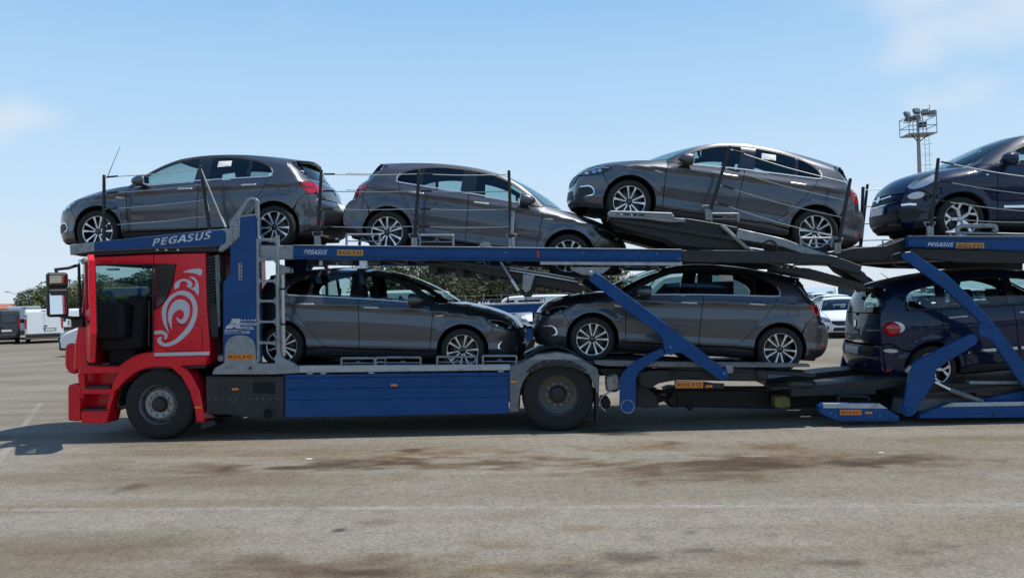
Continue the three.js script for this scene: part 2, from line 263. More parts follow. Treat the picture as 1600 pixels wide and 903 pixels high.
function inset(poly, g) { // shrink an outline by g
  let A = 0; const n = poly.length; for (let i = 0; i < n; i++) { const a = poly[i], b = poly[(i + 1) % n]; A += a[0] * b[1] - b[0] * a[1]; }
  const s = A > 0 ? 1 : -1;
  return poly.map((p, i) => { const a = poly[(i + n - 1) % n], c = poly[(i + 1) % n]; let n1 = [-(p[1] - a[1]), p[0] - a[0]], n2 = [-(c[1] - p[1]), c[0] - p[0]]; const l1 = Math.hypot(...n1) || 1, l2 = Math.hypot(...n2) || 1; const m = [n1[0] / l1 + n2[0] / l2, n1[1] / l1 + n2[1] / l2], l = Math.hypot(...m) || 1, k = Math.min(2, 2 / l); return [p[0] + m[0] / l * g * s * Math.min(1.6, k), p[1] + m[1] / l * g * s * Math.min(1.6, k)]; });
}
function strokePoly(line, w) { const L = [], R = []; for (let i = 0; i < line.length; i++) { const a = line[Math.max(0, i - 1)], b = line[Math.min(line.length - 1, i + 1)], dx = b[0] - a[0], dy = b[1] - a[1], l = Math.hypot(dx, dy) || 1; L.push([line[i][0] - dy / l * w / 2, line[i][1] + dx / l * w / 2]); R.unshift([line[i][0] + dy / l * w / 2, line[i][1] - dx / l * w / 2]); } return [...L, ...R]; }
const arcPts = (cx, cy, r, a0, a1, n = 14) => Array.from({ length: n + 1 }, (_, i) => { const a = (a0 + (a1 - a0) * i / n) * Math.PI / 180; return [cx + r * Math.cos(a), cy + r * Math.sin(a)]; });
// lift a flat outline onto a surface f(a, b) -> [x, y, z]; out(n) decides which way is outwards
function patch(poly, f, outward, { cell = 0.035, off = 0, gap = 0.0048, skirt = 0.014 } = {}) {
  if (gap) poly = inset(poly, gap);
  const h = 0.002, cache = (a, b) => { const p = f(a, b), pa = f(a + h, b), pb = f(a, b + h), u = pa.map((v, i) => v - p[i]), w = pb.map((v, i) => v - p[i]); let n = [u[1] * w[2] - u[2] * w[1], u[2] * w[0] - u[0] * w[2], u[0] * w[1] - u[1] * w[0]]; const l = Math.hypot(...n) || 1; n = n.map(v => v / l); if (n[0] * outward[0] + n[1] * outward[1] + n[2] * outward[2] < 0) n = n.map(v => -v); return [p.map((v, i) => v + n[i] * off), n]; };
  const pos = [], nor = [], uv = [];
  const push = (q, n, a, b) => { pos.push(...q); nor.push(...n); uv.push(a, b); };
  let x0 = 1e9, x1 = -1e9, y0 = 1e9, y1 = -1e9; for (const [a, b] of poly) { x0 = Math.min(x0, a); x1 = Math.max(x1, a); y0 = Math.min(y0, b); y1 = Math.max(y1, b); }
  for (let i = Math.floor(x0 / cell); i * cell < x1; i++) {
    let c = clipHalf(clipHalf(poly, 0, i * cell, 1), 0, (i + 1) * cell, -1); if (c.length < 3) continue;
    for (let j = Math.floor(y0 / cell); j * cell < y1; j++) {
      let d = clipHalf(clipHalf(c, 1, j * cell, 1), 1, (j + 1) * cell, -1); if (d.length < 3) continue;
      d = d.filter((p, k) => { const q = d[(k + 1) % d.length]; return Math.hypot(p[0] - q[0], p[1] - q[1]) > 1e-7; }); if (d.length < 3) continue;
      const tris = THREE.ShapeUtils.triangulateShape(d.map(p => new THREE.Vector2(...p)), []);
      const lifted = d.map(p => cache(p[0], p[1]));
      for (const t of tris) {
        const [A, B, C] = t.map(k => d[k]); if (Math.abs((B[0] - A[0]) * (C[1] - A[1]) - (C[0] - A[0]) * (B[1] - A[1])) < 1e-9) continue;
        const pa = lifted[t[0]][0], pb = lifted[t[1]][0], pc = lifted[t[2]][0], n = lifted[t[0]][1];
        const u = pb.map((v, k) => v - pa[k]), w = pc.map((v, k) => v - pa[k]); const cr = [u[1] * w[2] - u[2] * w[1], u[2] * w[0] - u[0] * w[2], u[0] * w[1] - u[1] * w[0]];
        const ord = cr[0] * n[0] + cr[1] * n[1] + cr[2] * n[2] >= 0 ? t : [t[0], t[2], t[1]];
        for (const k of ord) push(lifted[k][0], lifted[k][1], d[k][0], d[k][1]);
      }
    }
  }
  if (skirt) for (let i = 0; i < poly.length; i++) {
    const a = poly[i], b = poly[(i + 1) % poly.length], L = Math.hypot(a[0] - b[0], a[1] - b[1]), k = Math.max(1, Math.ceil(L / cell));
    for (let j = 0; j < k; j++) {
      const A = [lerp(a[0], b[0], j / k), lerp(a[1], b[1], j / k)], B = [lerp(a[0], b[0], (j + 1) / k), lerp(a[1], b[1], (j + 1) / k)];
      const [p, n] = cache(...A), [q, m] = cache(...B), p2 = p.map((v, e) => v - n[e] * skirt), q2 = q.map((v, e) => v - m[e] * skirt);
      const u = q.map((v, e) => v - p[e]), cr = [u[1] * n[2] - u[2] * n[1], u[2] * n[0] - u[0] * n[2], u[0] * n[1] - u[1] * n[0]], l = Math.hypot(...cr) || 1, N = cr.map(v => v / l);
      for (const e of [p, q, q2, p, q2, p2]) push(e, N, A[0], A[1]);
    }
  }
  const g = new THREE.BufferGeometry(); g.setAttribute('position', new THREE.Float32BufferAttribute(pos, 3)); g.setAttribute('normal', new THREE.Float32BufferAttribute(nor, 3)); g.setAttribute('uv', new THREE.Float32BufferAttribute(uv, 2)); return g;
}
function bodyShape(S) {
  const segs = {}; const all = [];
  for (const [k, pts] of Object.entries(S.edge)) { segs[k] = smoothRow(pts.map(p => [p[0], p[1], p[2], p[3] || 0, p[4] || 0])); all.push(...segs[k]); }
  const base = (x, y) => {
    const sh = interp(S.crease, x) - S.creaseRef, yy = y - sh * sm(0.45, 0.75, y);
    let w = interp(S.width, yy);
    const f = S.front, r = S.rear;
    if (x < f[0]) w *= Math.pow(Math.max(0.02, 1 - Math.pow(Math.min(0.999, (f[0] - x) / f[1]), f[2])), 1 / f[2]);
    if (x > r[0]) w *= Math.pow(Math.max(0.02, 1 - Math.pow(Math.min(0.999, (x - r[0]) / r[1]), r[2])), 1 / r[2]);
    for (const ax of [0, S.wb]) { const d = Math.hypot(x - ax, y - S.archY); if (d < S.archR + 0.12) w += 0.012 * sm(S.archR + 0.12, S.archR + 0.02, d); }
    return w;
  };
  const side = (x, y) => {
    let best = 1e9, near = null;
    for (let i = 0; i + 1 < all.length; i++) { const a = all[i], b = all[i + 1], dx = b[0] - a[0], dy = b[1] - a[1], l2 = dx * dx + dy * dy || 1e-9, t = Math.max(0, Math.min(1, ((x - a[0]) * dx + (y - a[1]) * dy) / l2)), d = (a[0] + dx * t - x) ** 2 + (a[1] + dy * t - y) ** 2; if (d < best) { best = d; near = [a[0] + dx * t, a[1] + dy * t, lerp(a[2], b[2], t)]; } }
    const d = Math.sqrt(best), rho = S.round; let z = base(x, y);
    if (d < rho) { const t = 1 - d / rho; z += (near[2] - base(near[0], near[1])) * t * t; }
    return z;
  };
  const span = (seg, rev) => { const rows = segs[seg]; return (z, y) => { let i = 0; const up = rows[0][1] < rows[rows.length - 1][1]; while (i + 2 < rows.length && (up ? y > rows[i + 1][1] : y < rows[i + 1][1])) i++; const a = rows[i], b = rows[i + 1], t = Math.max(-0.5, Math.min(1.5, (y - a[1]) / (b[1] - a[1] || 1e-6))); const c = a.map((v, k) => lerp(v, b[k], t)); const q = z / c[2]; return [c[0] + c[3] * (1 - q * q), y, z]; }; };
  return { segs, side, sideF: (x, y) => [x, y, side(x, y)], span };
}
function ribbon(rows, { q0 = -1, q1 = 1, nq = 28, off = 0, trim = 0 } = {}) {
  rows = rows.slice();
  const nv = rows.length, pos = [], uv = [], idx = [];
  for (const [x, y, z, bx, by] of rows) for (let j = 0; j <= nq; j++) { const q = lerp(q0, q1, j / nq) * (1 - trim / z), k = 1 - q * q; pos.push(x + bx * k, y + by * k, z * q); uv.push(z * q, y); }
  for (let i = 0; i + 1 < nv; i++) for (let j = 0; j < nq; j++) { const a = i * (nq + 1) + j, b = a + nq + 1; idx.push(a, a + 1, b, a + 1, b + 1, b); }
  const g = new THREE.BufferGeometry(); g.setAttribute('position', new THREE.Float32BufferAttribute(pos, 3)); g.setAttribute('uv', new THREE.Float32BufferAttribute(uv, 2)); g.setIndex(idx); g.computeVertexNormals();
  if (off) { const p = g.attributes.position, n = g.attributes.normal; for (let i = 0; i < p.count; i++) p.setXYZ(i, p.getX(i) + n.getX(i) * off, p.getY(i) + n.getY(i) * off, p.getZ(i) + n.getZ(i) * off); }
  return g;
}
// wheels: axis along z, outer face towards +z, centre at the origin
function lathe(pts, seg = 40) { const g = new THREE.LatheGeometry(pts.map(p => new THREE.Vector2(p[0], p[1])), seg); g.rotateX(Math.PI / 2); return g; }
function tyreGeo(R, r, w, seg = 48) { const h = w / 2; return lathe([[r, -h * .8], [r + .01, -h * .95], [r + (R - r) * .5, -h], [R - .025, -h * .92], [R - .006, -h * .78], [R, -h * .5], [R, h * .5], [R - .006, h * .78], [R - .025, h * .92], [r + (R - r) * .5, h], [r + .012, h * .95], [r, h * .8], [r - .01, h * .7]], seg); }
function spoke(pts, z0, z1, dep) { // flat spoke outline in x (along radius) and y; dished from z0 at the hub to z1 at the rim
  const s = new THREE.Shape(pts.map(p => new THREE.Vector2(...p))); const g = new THREE.ExtrudeGeometry(s, { depth: dep, bevelEnabled: true, bevelSize: .002, bevelThickness: .002, bevelOffset: -.002, bevelSegments: 1, steps: 1 });
  const p = g.attributes.position; for (let i = 0; i < p.count; i++) { const t = (p.getX(i) - 0.03) / 0.2; p.setZ(i, p.getZ(i) - dep + lerp(z0, z1, t)); } g.computeVertexNormals(); return g;
}
function makeWheel(kind, R) {
  const w = new THREE.Group(); w.name = 'wheel'; const rr = 0.232;
  part('tyre', tyreGeo(R, rr - .006, 0.215), M.rubber, w);
  const barrel = lathe([[rr - .012, .078], [rr - .02, .06], [rr - .03, -.02], [rr - .04, -.09]], 40);
  const back = lathe([[0.001, -.03], [.19, -.03], [.2, -.04]], 32);
  part('rim', [barrel, back], M.wheelBlack, w);
  part('brake_disc', lathe([[.06, -.012], [.14, -.012], [.14, -.02]], 30), M.brake, w);
  const lip = lathe([[rr - .016, .074], [rr - .010, .088], [rr, .089], [rr + .003, .08]], 48);
  const gs = [lip];
  if (kind === 'ten') for (let k = 0; k < 10; k++) { const pair = k % 2 ? 1 : -1; const a = (Math.floor(k / 2) * 72 + pair * 15.5) * Math.PI / 180; const g = spoke([[.045, -.011], [.12, -.0105], [.19, -.016], [rr - .010, -.024], [rr - .008, .020], [.19, .0125], [.12, .0085], [.045, .009]], .066, .082, .018); if (pair < 0) { g.scale(1, -1, 1); const ix = prep(g); const m = mirrorFix(ix); m.rotateZ(a); gs.push(m); } else { g.rotateZ(a); gs.push(g); } }
  else for (let k = 0; k < 5; k++) { const a = (k * 72 + 18) * Math.PI / 180; for (const s of [[[.04, -.022], [.13, -.02], [.135, .02], [.04, .022]], [[.115, -.018], [.135, -.022], [rr - .008, -.085], [rr - .018, -.052 - .04], [rr - .004, -.05], [.15, .0], [.12, .01]], [[.115, .018], [.12, -.01], [.15, 0], [rr - .004, .05], [rr - .018, .092], [rr - .008, .085], [.135, .022]]]) { const g = spoke(s, .062, .08, .02); g.rotateZ(a); gs.push(g); } }
  part('spokes', gs, M.alloy, w);
  part('hub_cap', [lathe([[.001, .078], [.03, .076], [.036, .066], [.048, .06], [.05, .02]], 24)], kind === 'ten' ? M.blackGloss : M.satin, w);
  return w;
}
function mirrorFix(g) { // after scale(1,-1,1): restore the winding
  const p = g.attributes.position, n = g.attributes.normal, u = g.attributes.uv;
  for (let i = 0; i < p.count; i += 3) for (const [a, s] of [[p, 3], [n, 3], [u, 2]]) for (let q = 0; q < s; q++) { const A = a.array, t = A[(i + 1) * s + q]; A[(i + 1) * s + q] = A[(i + 2) * s + q]; A[(i + 2) * s + q] = t; }
  g.computeVertexNormals(); return g;
}
function seatGeo(x, z, y = 0.34, w = 0.5) { const c = box(x, y + 0.1, z, 0.52, 0.16, w, 0.06), b = new RoundedBoxGeometry(0.16, 0.62, w, 3, 0.07); b.rotateZ(-0.3); b.translate(x + 0.36, y + 0.42, z); const h = new RoundedBoxGeometry(0.1, 0.19, 0.26, 3, 0.045); h.rotateZ(-0.2); h.translate(x + 0.46, y + 0.83, z); return [c, b, h, bar(V(x + .44, y + .7, z - .06), V(x + .46, y + .8, z - .06), .008), bar(V(x + .44, y + .7, z + .06), V(x + .46, y + .8, z + .06), .008)]; }

function buildCar(S, paint, group) {
  const B = bodyShape(S), out = [0, 0, 1], seg = k => B.segs[k].map(r => [r[0], r[1]]);
  const polys = S.panels(seg, S);
  const both = (name, poly, mat, opt, labelFar) => { const g = patch(poly, B.sideF, out, opt); const a = part(name, g, mat, group), b = part(name, mirrorZ(g), mat, group); return [a, b]; };
  for (const d of polys) {
    const mat = d.mat === 'paint' ? paint : M[d.mat]; const [a, b] = both(d.name, d.poly, mat, d.opt);
    for (const s of d.sub || []) { const g = s.geo ? s.geo(B) : patch(s.poly, B.sideF, out, { gap: 0, skirt: 0, ...s.opt }); part(s.name, g, M[s.mat] || paint, a); part(s.name, mirrorZ(g), M[s.mat] || paint, b); }
  }
  // panels that span the width
  const rib = (name, rows, mat, o) => part(name, ribbon(rows, o), mat, group);
  const sg = B.segs, cut = (rows, a = 1, b = 1) => rows.slice(a, rows.length - b);
  const bump = rib('front_bumper', sg.bumper, paint); rib('bonnet', cut(sg.bonnet, 0, 0), paint);
  rib('windscreen', sg.windscreen, M.glass, { trim: 0.01 }); const roof = rib('roof', sg.roof, paint);
  rib('rear_screen', sg.rearscreen, M.glassDark, { trim: 0.03 });
  const tg = rib('tailgate', sg.tailgate, paint), rb = rib('rear_bumper', sg.rearbumper, paint);
  for (const k of ['windscreen', 'rearscreen']) { const r = sg[k]; part('screen_surround', [ribbon(r.slice(0, 3), { off: -.004 }), ribbon(r.slice(-3), { off: -.004 }), ribbon(r, { q0: .93, q1: 1, nq: 3, off: -.004 }), ribbon(r, { q0: -1, q1: -.93, nq: 3, off: -.004 })], M.black, group); }
  part('body_lining', [ribbon(sg.bumper, { off: -.03 }), ribbon(sg.bonnet, { off: -.03 }), ribbon(sg.tailgate, { off: -.03 }), ribbon(sg.rearbumper, { off: -.03 }), ribbon(sg.roof, { off: -.035, trim: .03 })], M.liner, group);
  { const l = patch(S.linerPoly(seg, S), B.sideF, out, { off: -0.024, gap: 0.004, skirt: 0, cell: .06 }); part('door_lining', [l, mirrorZ(l)], M.liner, group); }
  // front and rear fittings
  const fs = B.span('bumper'), rs = B.span('rearbumper'), ts = B.span('tailgate'), F = (poly, o) => patch(poly, fs, [-1, 0, 0], { gap: 0, skirt: 0.01, ...o });
  S.fittings({ B, F: F, R: (poly, o) => patch(poly, rs, [1, 0, 0], { gap: 0, skirt: 0.01, ...o }), T: (poly, o) => patch(poly, ts, [1, 0, 0], { gap: 0, skirt: 0.01, ...o }), bump, tg, rb, roof, group, paint, rib });
  // mirrors
  { const m = S.mirror; const g = new THREE.SphereGeometry(1, 24, 16); const p = g.attributes.position; for (let i = 0; i < p.count; i++) { let x = p.getX(i), y = p.getY(i), z = p.getZ(i); if (x > 0.35) x = 0.35 + (x - .35) * .12; x = Math.sign(x) * Math.pow(Math.abs(x), .85); y *= 1 - 0.18 * Math.max(0, -x); p.setXYZ(i, m[0] + x * m[3], m[1] + (y > 0 ? y : y * .9) * m[4], m[2] + z * m[5]); } g.computeVertexNormals();
    const arm = bar(V(m[0] - .02, m[1] - .07, m[2] - .16), V(m[0], m[1] - .02, m[2] - .02), .035, .045), gl = box(m[0] + m[3] * .47, m[1], m[2], .006, m[4] * 1.35, m[5] * 1.5, .002);
    for (const s of [1, -1]) { const q = new THREE.Group(); q.name = 'door_mirror'; group.add(q); const f = a => s > 0 ? a : mirrorZ(a); part('mirror_cap', f(g), paint, q); part('mirror_foot', f(arm), M.black, q); part('mirror_glass', f(gl), M.mirror, q); } }
  // cabin
  part('floor_pan', [boxAB([-.55, S.floor, -.72], [S.wb + .55, S.floor + .1, .72], .03), boxAB([.45, S.floor - .01, -.78], [S.wb - .42, S.floor + .09, .78], .03)], M.liner, group);
  for (const z of [.36, -.36]) part('seat', seatGeo(S.seatX, z, S.seatY), M.seat, group);
  part('rear_bench', [box(S.seatX + .95, S.seatY + .1, 0, .5, .16, 1.25, .06), (() => { const b = new RoundedBoxGeometry(.16, .6, 1.25, 3, .07); b.rotateZ(-.35); b.translate(S.seatX + 1.3, S.seatY + .38, 0); return b; })(), ...[-.4, 0, .4].map(z => box(S.seatX + 1.42, S.seatY + .76, z, .09, .15, .24, .04))], M.seat, group);
  part('dashboard', [box(S.dash[0], S.dash[1], 0, .42, .26, 1.36, .08), box(S.dash[0] + .1, S.dash[1] + .1, .36, .2, .12, .34, .04)], M.trim, group);
  { const t = new THREE.TorusGeometry(.18, .016, 8, 28); t.rotateY(Math.PI / 2); t.rotateZ(-.42); t.translate(S.dash[0] + .36, S.dash[1] + .06, .36); part('steering_wheel', [t, bar(V(S.dash[0] + .1, S.dash[1], .36), V(S.dash[0] + .36, S.dash[1] + .06, .36), .03)], M.trim, group); }
  { const a = [.04, -.07], gs = []; for (const ax of [0, S.wb]) { const g = new THREE.CylinderGeometry(S.archR + .012, S.archR + .012, .46, 28, 1, true, -Math.PI * .62, Math.PI * 1.24); g.rotateX(Math.PI / 2); g.rotateZ(Math.PI); const h = g.clone(); g.translate(ax, S.archY, .60); h.translate(ax, S.archY, -.60); const w = new THREE.CircleGeometry(S.archR + .012, 24, -.2, Math.PI + .4); const w2 = w.clone(); w.translate(ax, S.archY, .38); w2.translate(ax, S.archY, -.38); part('wheel_housing', [flipTop(g, ax, S.archY), w], M.liner, group); part('wheel_housing', [flipTop(h, ax, S.archY), w2], M.liner, group); } }
  const wh = makeWheel(S.wheel, S.R), tilt = [.3, 1.1, 2.2, .7];
  [[0, 1], [0, -1], [S.wb, 1], [S.wb, -1]].forEach(([x, s], i) => { const q = i ? wh.clone() : wh; q.position.set(x, S.R, s * (S.halfTrack)); q.rotation.set(0, s < 0 ? Math.PI : 0, tilt[i], 'YXZ'); group.add(q); });
  return group;
}
function flipTop(g, ax, ay) { // keep only the part of a wheel housing above the axle line
  g = prep(g); const p = g.attributes.position, keep = []; for (let i = 0; i < p.count; i += 3) { let m = 0; for (let k = 0; k < 3; k++) m += p.getY(i + k) / 3; if (m > ay - .12) keep.push(i, i + 1, i + 2); }
  const q = new THREE.BufferGeometry(); for (const [n, s] of [['position', 3], ['normal', 3], ['uv', 2]]) { const A = g.attributes[n].array, o = []; for (const i of keep) for (let k = 0; k < s; k++) o.push(A[i * s + k]); q.setAttribute(n, new THREE.Float32BufferAttribute(o, s)); } return q;
}
const handleGeo = (x, y, w) => B => { const z = B.side(x, y); const g = new THREE.CapsuleGeometry(.014, w - .03, 4, 12); g.rotateZ(Math.PI / 2); g.scale(1, 1.05, 1); const p = g.attributes.position; for (let i = 0; i < p.count; i++) { const t = p.getX(i) / (w / 2); p.setZ(i, p.getZ(i) * .8 - .02 * t * t); } g.computeVertexNormals(); g.translate(x, y, z + .024); return g; };

// five-door hatchback
const HATCH = {
  wb: 2.638, R: 0.317, archR: 0.368, archY: 0.328, halfTrack: 0.785, wheel: 'ten', round: 0.13, creaseRef: 0.90, floor: 0.17, seatX: 1.12, seatY: 0.30, dash: [.72, .84], mirror: [.715, 1.03, .945, .15, .088, .10],
  front: [.05, .92, 2.6], rear: [2.5, 1.02, 2.8],
  crease: [[-.8, .78], [-.3, .80], [.47, .865], [1.2, .90], [2.4, .935], [3.2, .965]],
  width: [[.12, .79], [.19, .832], [.25, .860], [.30, .876], [.345, .889], [.38, .884], [.44, .876], [.55, .884], [.66, .888], [.76, .879], [.84, .869], [.885, .878], [.903, .889], [.916, .884], [.94, .872], [.98, .852], [1.04, .827], [1.10, .798], [1.2, .746], [1.3, .694], [1.38, .640], [1.46, .58]],
  edge: {
    bumper: [[-.69, .17, .52, -.11], [-.755, .26, .53, -.11], [-.775, .40, .535, -.105], [-.768, .52, .535, -.10], [-.75, .62, .535, -.095]],
    bonnet: [[-.745, .645, .535, -.09, 0], [-.69, .70, .55, -.10, .015], [-.57, .778, .60, -.10, .035], [-.35, .858, .66, -.09, .05], [-.05, .925, .715, -.08, .055], [.20, .965, .75, -.14, .045], [.42, .99, .765, -.30, .02]],
    windscreen: [[.44, 1.0, .765, -.30, .02], [.62, 1.13, .725, -.27, .02], [.82, 1.25, .685, -.22, .02], [1.0, 1.335, .65, -.17, .025], [1.14, 1.385, .628, -.12, .03]],
    roof: [[1.15, 1.388, .626, -.12, .03], [1.4, 1.425, .607, -.04, .055], [1.7, 1.44, .60, 0, .062], [2.1, 1.43, .595, 0, .062], [2.5, 1.392, .58, .01, .058], [2.75, 1.358, .565, .04, .052], [2.95, 1.325, .55, .09, .045]],
    rearscreen: [[2.90, 1.292, .56, .07, .03], [2.99, 1.19, .61, .09, .01], [3.08, 1.06, .65, .10, 0]],
    tailgate: [[3.09, 1.045, .655, .10], [3.17, .97, .665, .11], [3.22, .85, .68, .115], [3.245, .74, .69, .12]],
    rearbumper: [[3.28, .715, .70, .13], [3.325, .64, .705, .14], [3.345, .54, .705, .14], [3.335, .38, .70, .13], [3.28, .26, .68, .10], [3.18, .2, .65, .06]],
  },
  panels(seg, S) {
    const fa = (a, b) => arcPts(0, S.archY, S.archR, a, b), ra = (a, b) => arcPts(S.wb, S.archY, S.archR, a, b);
    const hlTop = [[-.742, .640], [-.70, .690], [-.55, .752], [-.40, .777], [-.325, .762]], hlBot = [[-.335, .73], [-.435, .667], [-.57, .632], [-.71, .612]];
    const dloTop = [[.49, .975], [.605, 1.085], [.76, 1.185], [.96, 1.288], [1.18, 1.362], [1.45, 1.400], [1.75, 1.408], [2.05, 1.390], [2.30, 1.340], [2.45, 1.282], [2.55, 1.212], [2.60, 1.135]];
    const belt = [[.50, .968], [.78, .990], [1.1, 1.010], [1.54, 1.030], [2.0, 1.045], [2.565, 1.062]];
    const bumperRows = seg('bumper'), rb = seg('rearbumper'), tail = [[3.02, .945], [3.07, .985], [3.13, .995], [3.158, .985]], tailBack = seg('tailgate').filter(p => p[1] < .985 && p[1] > .825), tailBot = [[3.19, .815], [3.14, .80], [3.07, .855]];
    const rdRear = [[2.575, 1.06], [2.53, .944], [2.435, .797], [2.30, .625], [2.17, .468], [2.08, .385], [1.99, .325]];
    const frontGlass = [[.62, .985], [.64, 1.09], [.76, 1.175], [.96, 1.272], [1.18, 1.346], [1.475, 1.385], [1.455, 1.03], [1.1, 1.014], [.78, .994]];
    const rearGlass = [[1.66, 1.04], [1.675, 1.395], [1.9, 1.386], [2.05, 1.374], [2.245, 1.336], [2.235, 1.056], [2.0, 1.05]];
    const quarter = [[2.275, 1.06], [2.285, 1.324], [2.44, 1.264], [2.53, 1.19], [2.575, 1.13], [2.55, 1.07]];
    return [
      { name: 'front_bumper_side', mat: 'paint', poly: [...bumperRows.slice(0, -1), [-.735, .608], ...hlBot.slice().reverse().slice(0, 3), ...fa(152, 202), [-.36, .17]], opt: { cell: .02 }, sub: [
        { name: 'fog_light_pocket', mat: 'black', poly: roundPoly([[-.745, .435], [-.60, .462], [-.535, .42], [-.53, .35], [-.60, .325], [-.735, .318]], .03), opt: { off: .003, cell: .02 } },
        { name: 'fog_light_trim', mat: 'chrome', poly: strokePoly(smoothRow([[-.72, .452], [-.60, .470], [-.54, .445], [-.507, .385], [-.53, .345], [-.62, .318]], .02), .017), opt: { off: .007, cell: .02, skirt: .006 } },
        { name: 'lower_lip', mat: 'plastic', poly: [...bumperRows.filter(p => p[1] < .225), [-.60, .232], [-.37, .225], [-.365, .172]], opt: { off: .004, cell: .02 } },
      ] },
      { name: 'headlight', mat: 'blackGloss', poly: [...hlTop, ...hlBot], opt: { cell: .02, gap: .003 }, sub: [
        { name: 'lamp', mat: 'chrome', poly: circ(-.56, .685, .034, .03), opt: { off: .004, cell: .02 } }, { name: 'lamp', mat: 'chrome', poly: circ(-.485, .705, .030, .028), opt: { off: .004, cell: .02 } },
        { name: 'light_strip', mat: 'satin', poly: strokePoly([[-.69, .675], [-.55, .74], [-.42, .762], [-.36, .752]], .012), opt: { off: .004, cell: .02 } }, { name: 'lamp', mat: 'satin', poly: circ(-.655, .655, .03, .018), opt: { off: .004, cell: .02 } },
      ] },
      { name: 'front_wing', mat: 'paint', poly: [...hlBot.slice(0, 2), ...fa(152, -6).map(p => p), [.475, .30], [.452, .62], [.445, .86], [.475, .962], [.425, .985], ...seg('bonnet').reverse().slice(1), ...hlTop.slice(1)], opt: { cell: .025 }, sub: [{ name: 'side_repeater', mat: 'satin', poly: roundPoly([[.275, .815], [.30, .825], [.40, .808], [.405, .796], [.30, .800]], .01), opt: { off: .004, cell: .02 } }] },
      { name: 'front_door', mat: 'paint', poly: [[.475, .962], [.445, .86], [.452, .62], [.475, .30], [1.497, .308], [1.505, .62], [1.535, 1.015], ...belt.slice(0, 3).reverse().map(p => [p[0], p[1] - .012])], sub: [{ name: 'door_handle', mat: 'satin', geo: handleGeo(1.335, .905, .23) }] },
      { name: 'rear_door', mat: 'paint', poly: [[1.535, 1.015], [1.505, .62], [1.497, .308], ...rdRear.slice().reverse().map(p => p), [2.0, 1.033], [1.54, 1.018]], sub: [{ name: 'door_handle', mat: 'satin', geo: handleGeo(2.285, .935, .23) }] },
      { name: 'side_sill', mat: 'paint', poly: [...fa(-6, -18).slice(0, 6), [.40, .195], [2.25, .195], ...ra(200, 184).slice(2, 12), [1.99, .318], [1.49, .302], [.475, .294]] },
      { name: 'body_side', mat: 'paint', poly: [[.43, .99], ...seg('windscreen'), ...seg('roof').slice(1), ...seg('rearscreen'), ...seg('tailgate').filter(p => p[1] > .99), ...tail.slice().reverse(), ...tailBot.slice(1).reverse(), [3.10, .80], [2.99, .70], ...ra(40, 184), ...rdRear.slice().reverse(), [2.60, 1.075], ...dloTop.slice().reverse(), [.475, .965]], opt: { cell: .03, gap: .0022 }, sub: [{ name: 'fuel_flap', mat: 'liner', poly: strokePoly([...roundPoly([[2.70, .90], [2.87, .905], [2.88, .80], [2.72, .79]], .03), [2.70, .88]], .006), opt: { off: .0015, cell: .02 }, }] },
      { name: 'rear_bumper_side', mat: 'paint', poly: [[3.10, .795], [3.14, .797], [3.19, .812], [3.225, .80], [3.245, .74], ...rb, [2.985, .19], ...ra(-20, 40).slice(1, -1), [2.99, .695]], opt: { cell: .025, gap: .0018 }, sub: [{ name: 'rear_reflector', mat: 'lensDarkRed', poly: roundPoly([[3.19, .40], [3.325, .42], [3.325, .36], [3.20, .345]], .02), opt: { off: .004, cell: .02 } }, { name: 'lower_valance', mat: 'plastic', poly: [[2.99, .195], [3.0, .235], [3.10, .275], [3.27, .29], ...rb.filter(p => p[1] < .285)], opt: { off: .004, cell: .02 } }] },
      { name: 'tail_light', mat: 'lensRed', poly: [...tail, ...tailBack, ...tailBot], opt: { cell: .02, gap: .003 }, sub: [{ name: 'light_divider', mat: 'lensDarkRed', poly: strokePoly([[3.05, .915], [3.11, .90], [3.18, .905]], .03), opt: { off: .003, cell: .02 } }] },
      { name: 'door_window', mat: 'glass', poly: frontGlass, opt: { off: -.006, skirt: 0, gap: 0, cell: .06 } }, { name: 'door_window', mat: 'glass', poly: rearGlass, opt: { off: -.006, skirt: 0, gap: 0, cell: .06 } }, { name: 'quarter_window', mat: 'glassDark', poly: quarter, opt: { off: -.006, skirt: 0, gap: 0, cell: .06 } },
      { name: 'window_frame', mat: 'blackGloss', poly: [[1.452, 1.02], [1.47, 1.408], [1.68, 1.411], [1.664, 1.03]], opt: { off: -.003, gap: 0 } }, { name: 'window_frame', mat: 'blackGloss', poly: [[2.232, 1.05], [2.242, 1.355], [2.288, 1.342], [2.278, 1.05]], opt: { off: -.003, gap: 0 } },
      { name: 'window_seal', mat: 'black', poly: strokePoly(smoothRow(dloTop, .04).map(p => [p[0] + .004, p[1] - .010]), .026), opt: { off: -.002, gap: 0, cell: .03 } },
      { name: 'mirror_corner', mat: 'black', poly: [[.49, .968], [.605, 1.07], [.655, 1.11], [.64, .98]], opt: { gap: 0, off: -.002 } },
      { name: 'belt_strip', mat: 'satin', poly: strokePoly(smoothRow([...belt.slice(1), [2.60, 1.09], [2.612, 1.135], [2.58, 1.195]], .04), .017), opt: { off: .005, gap: 0, skirt: .008 } },
    ];
  },
  linerPoly(seg, S) { return [...seg('bumper'), ...seg('bonnet'), [.5, .96], [.78, .975], [1.54, 1.015], [2.57, 1.05], [2.62, 1.15], [2.57, 1.26], [2.62, 1.34], ...seg('roof').filter(p => p[0] > 2.65), ...seg('rearscreen'), ...seg('tailgate'), ...seg('rearbumper'), [2.99, .2], ...arcPts(S.wb, S.archY, S.archR, -20, 200), [.40, .2], ...arcPts(0, S.archY, S.archR, -20, 200), [-.37, .2]]; },
  fittings({ F, R, T, bump, tg, rb, group, paint, B, rib }) {
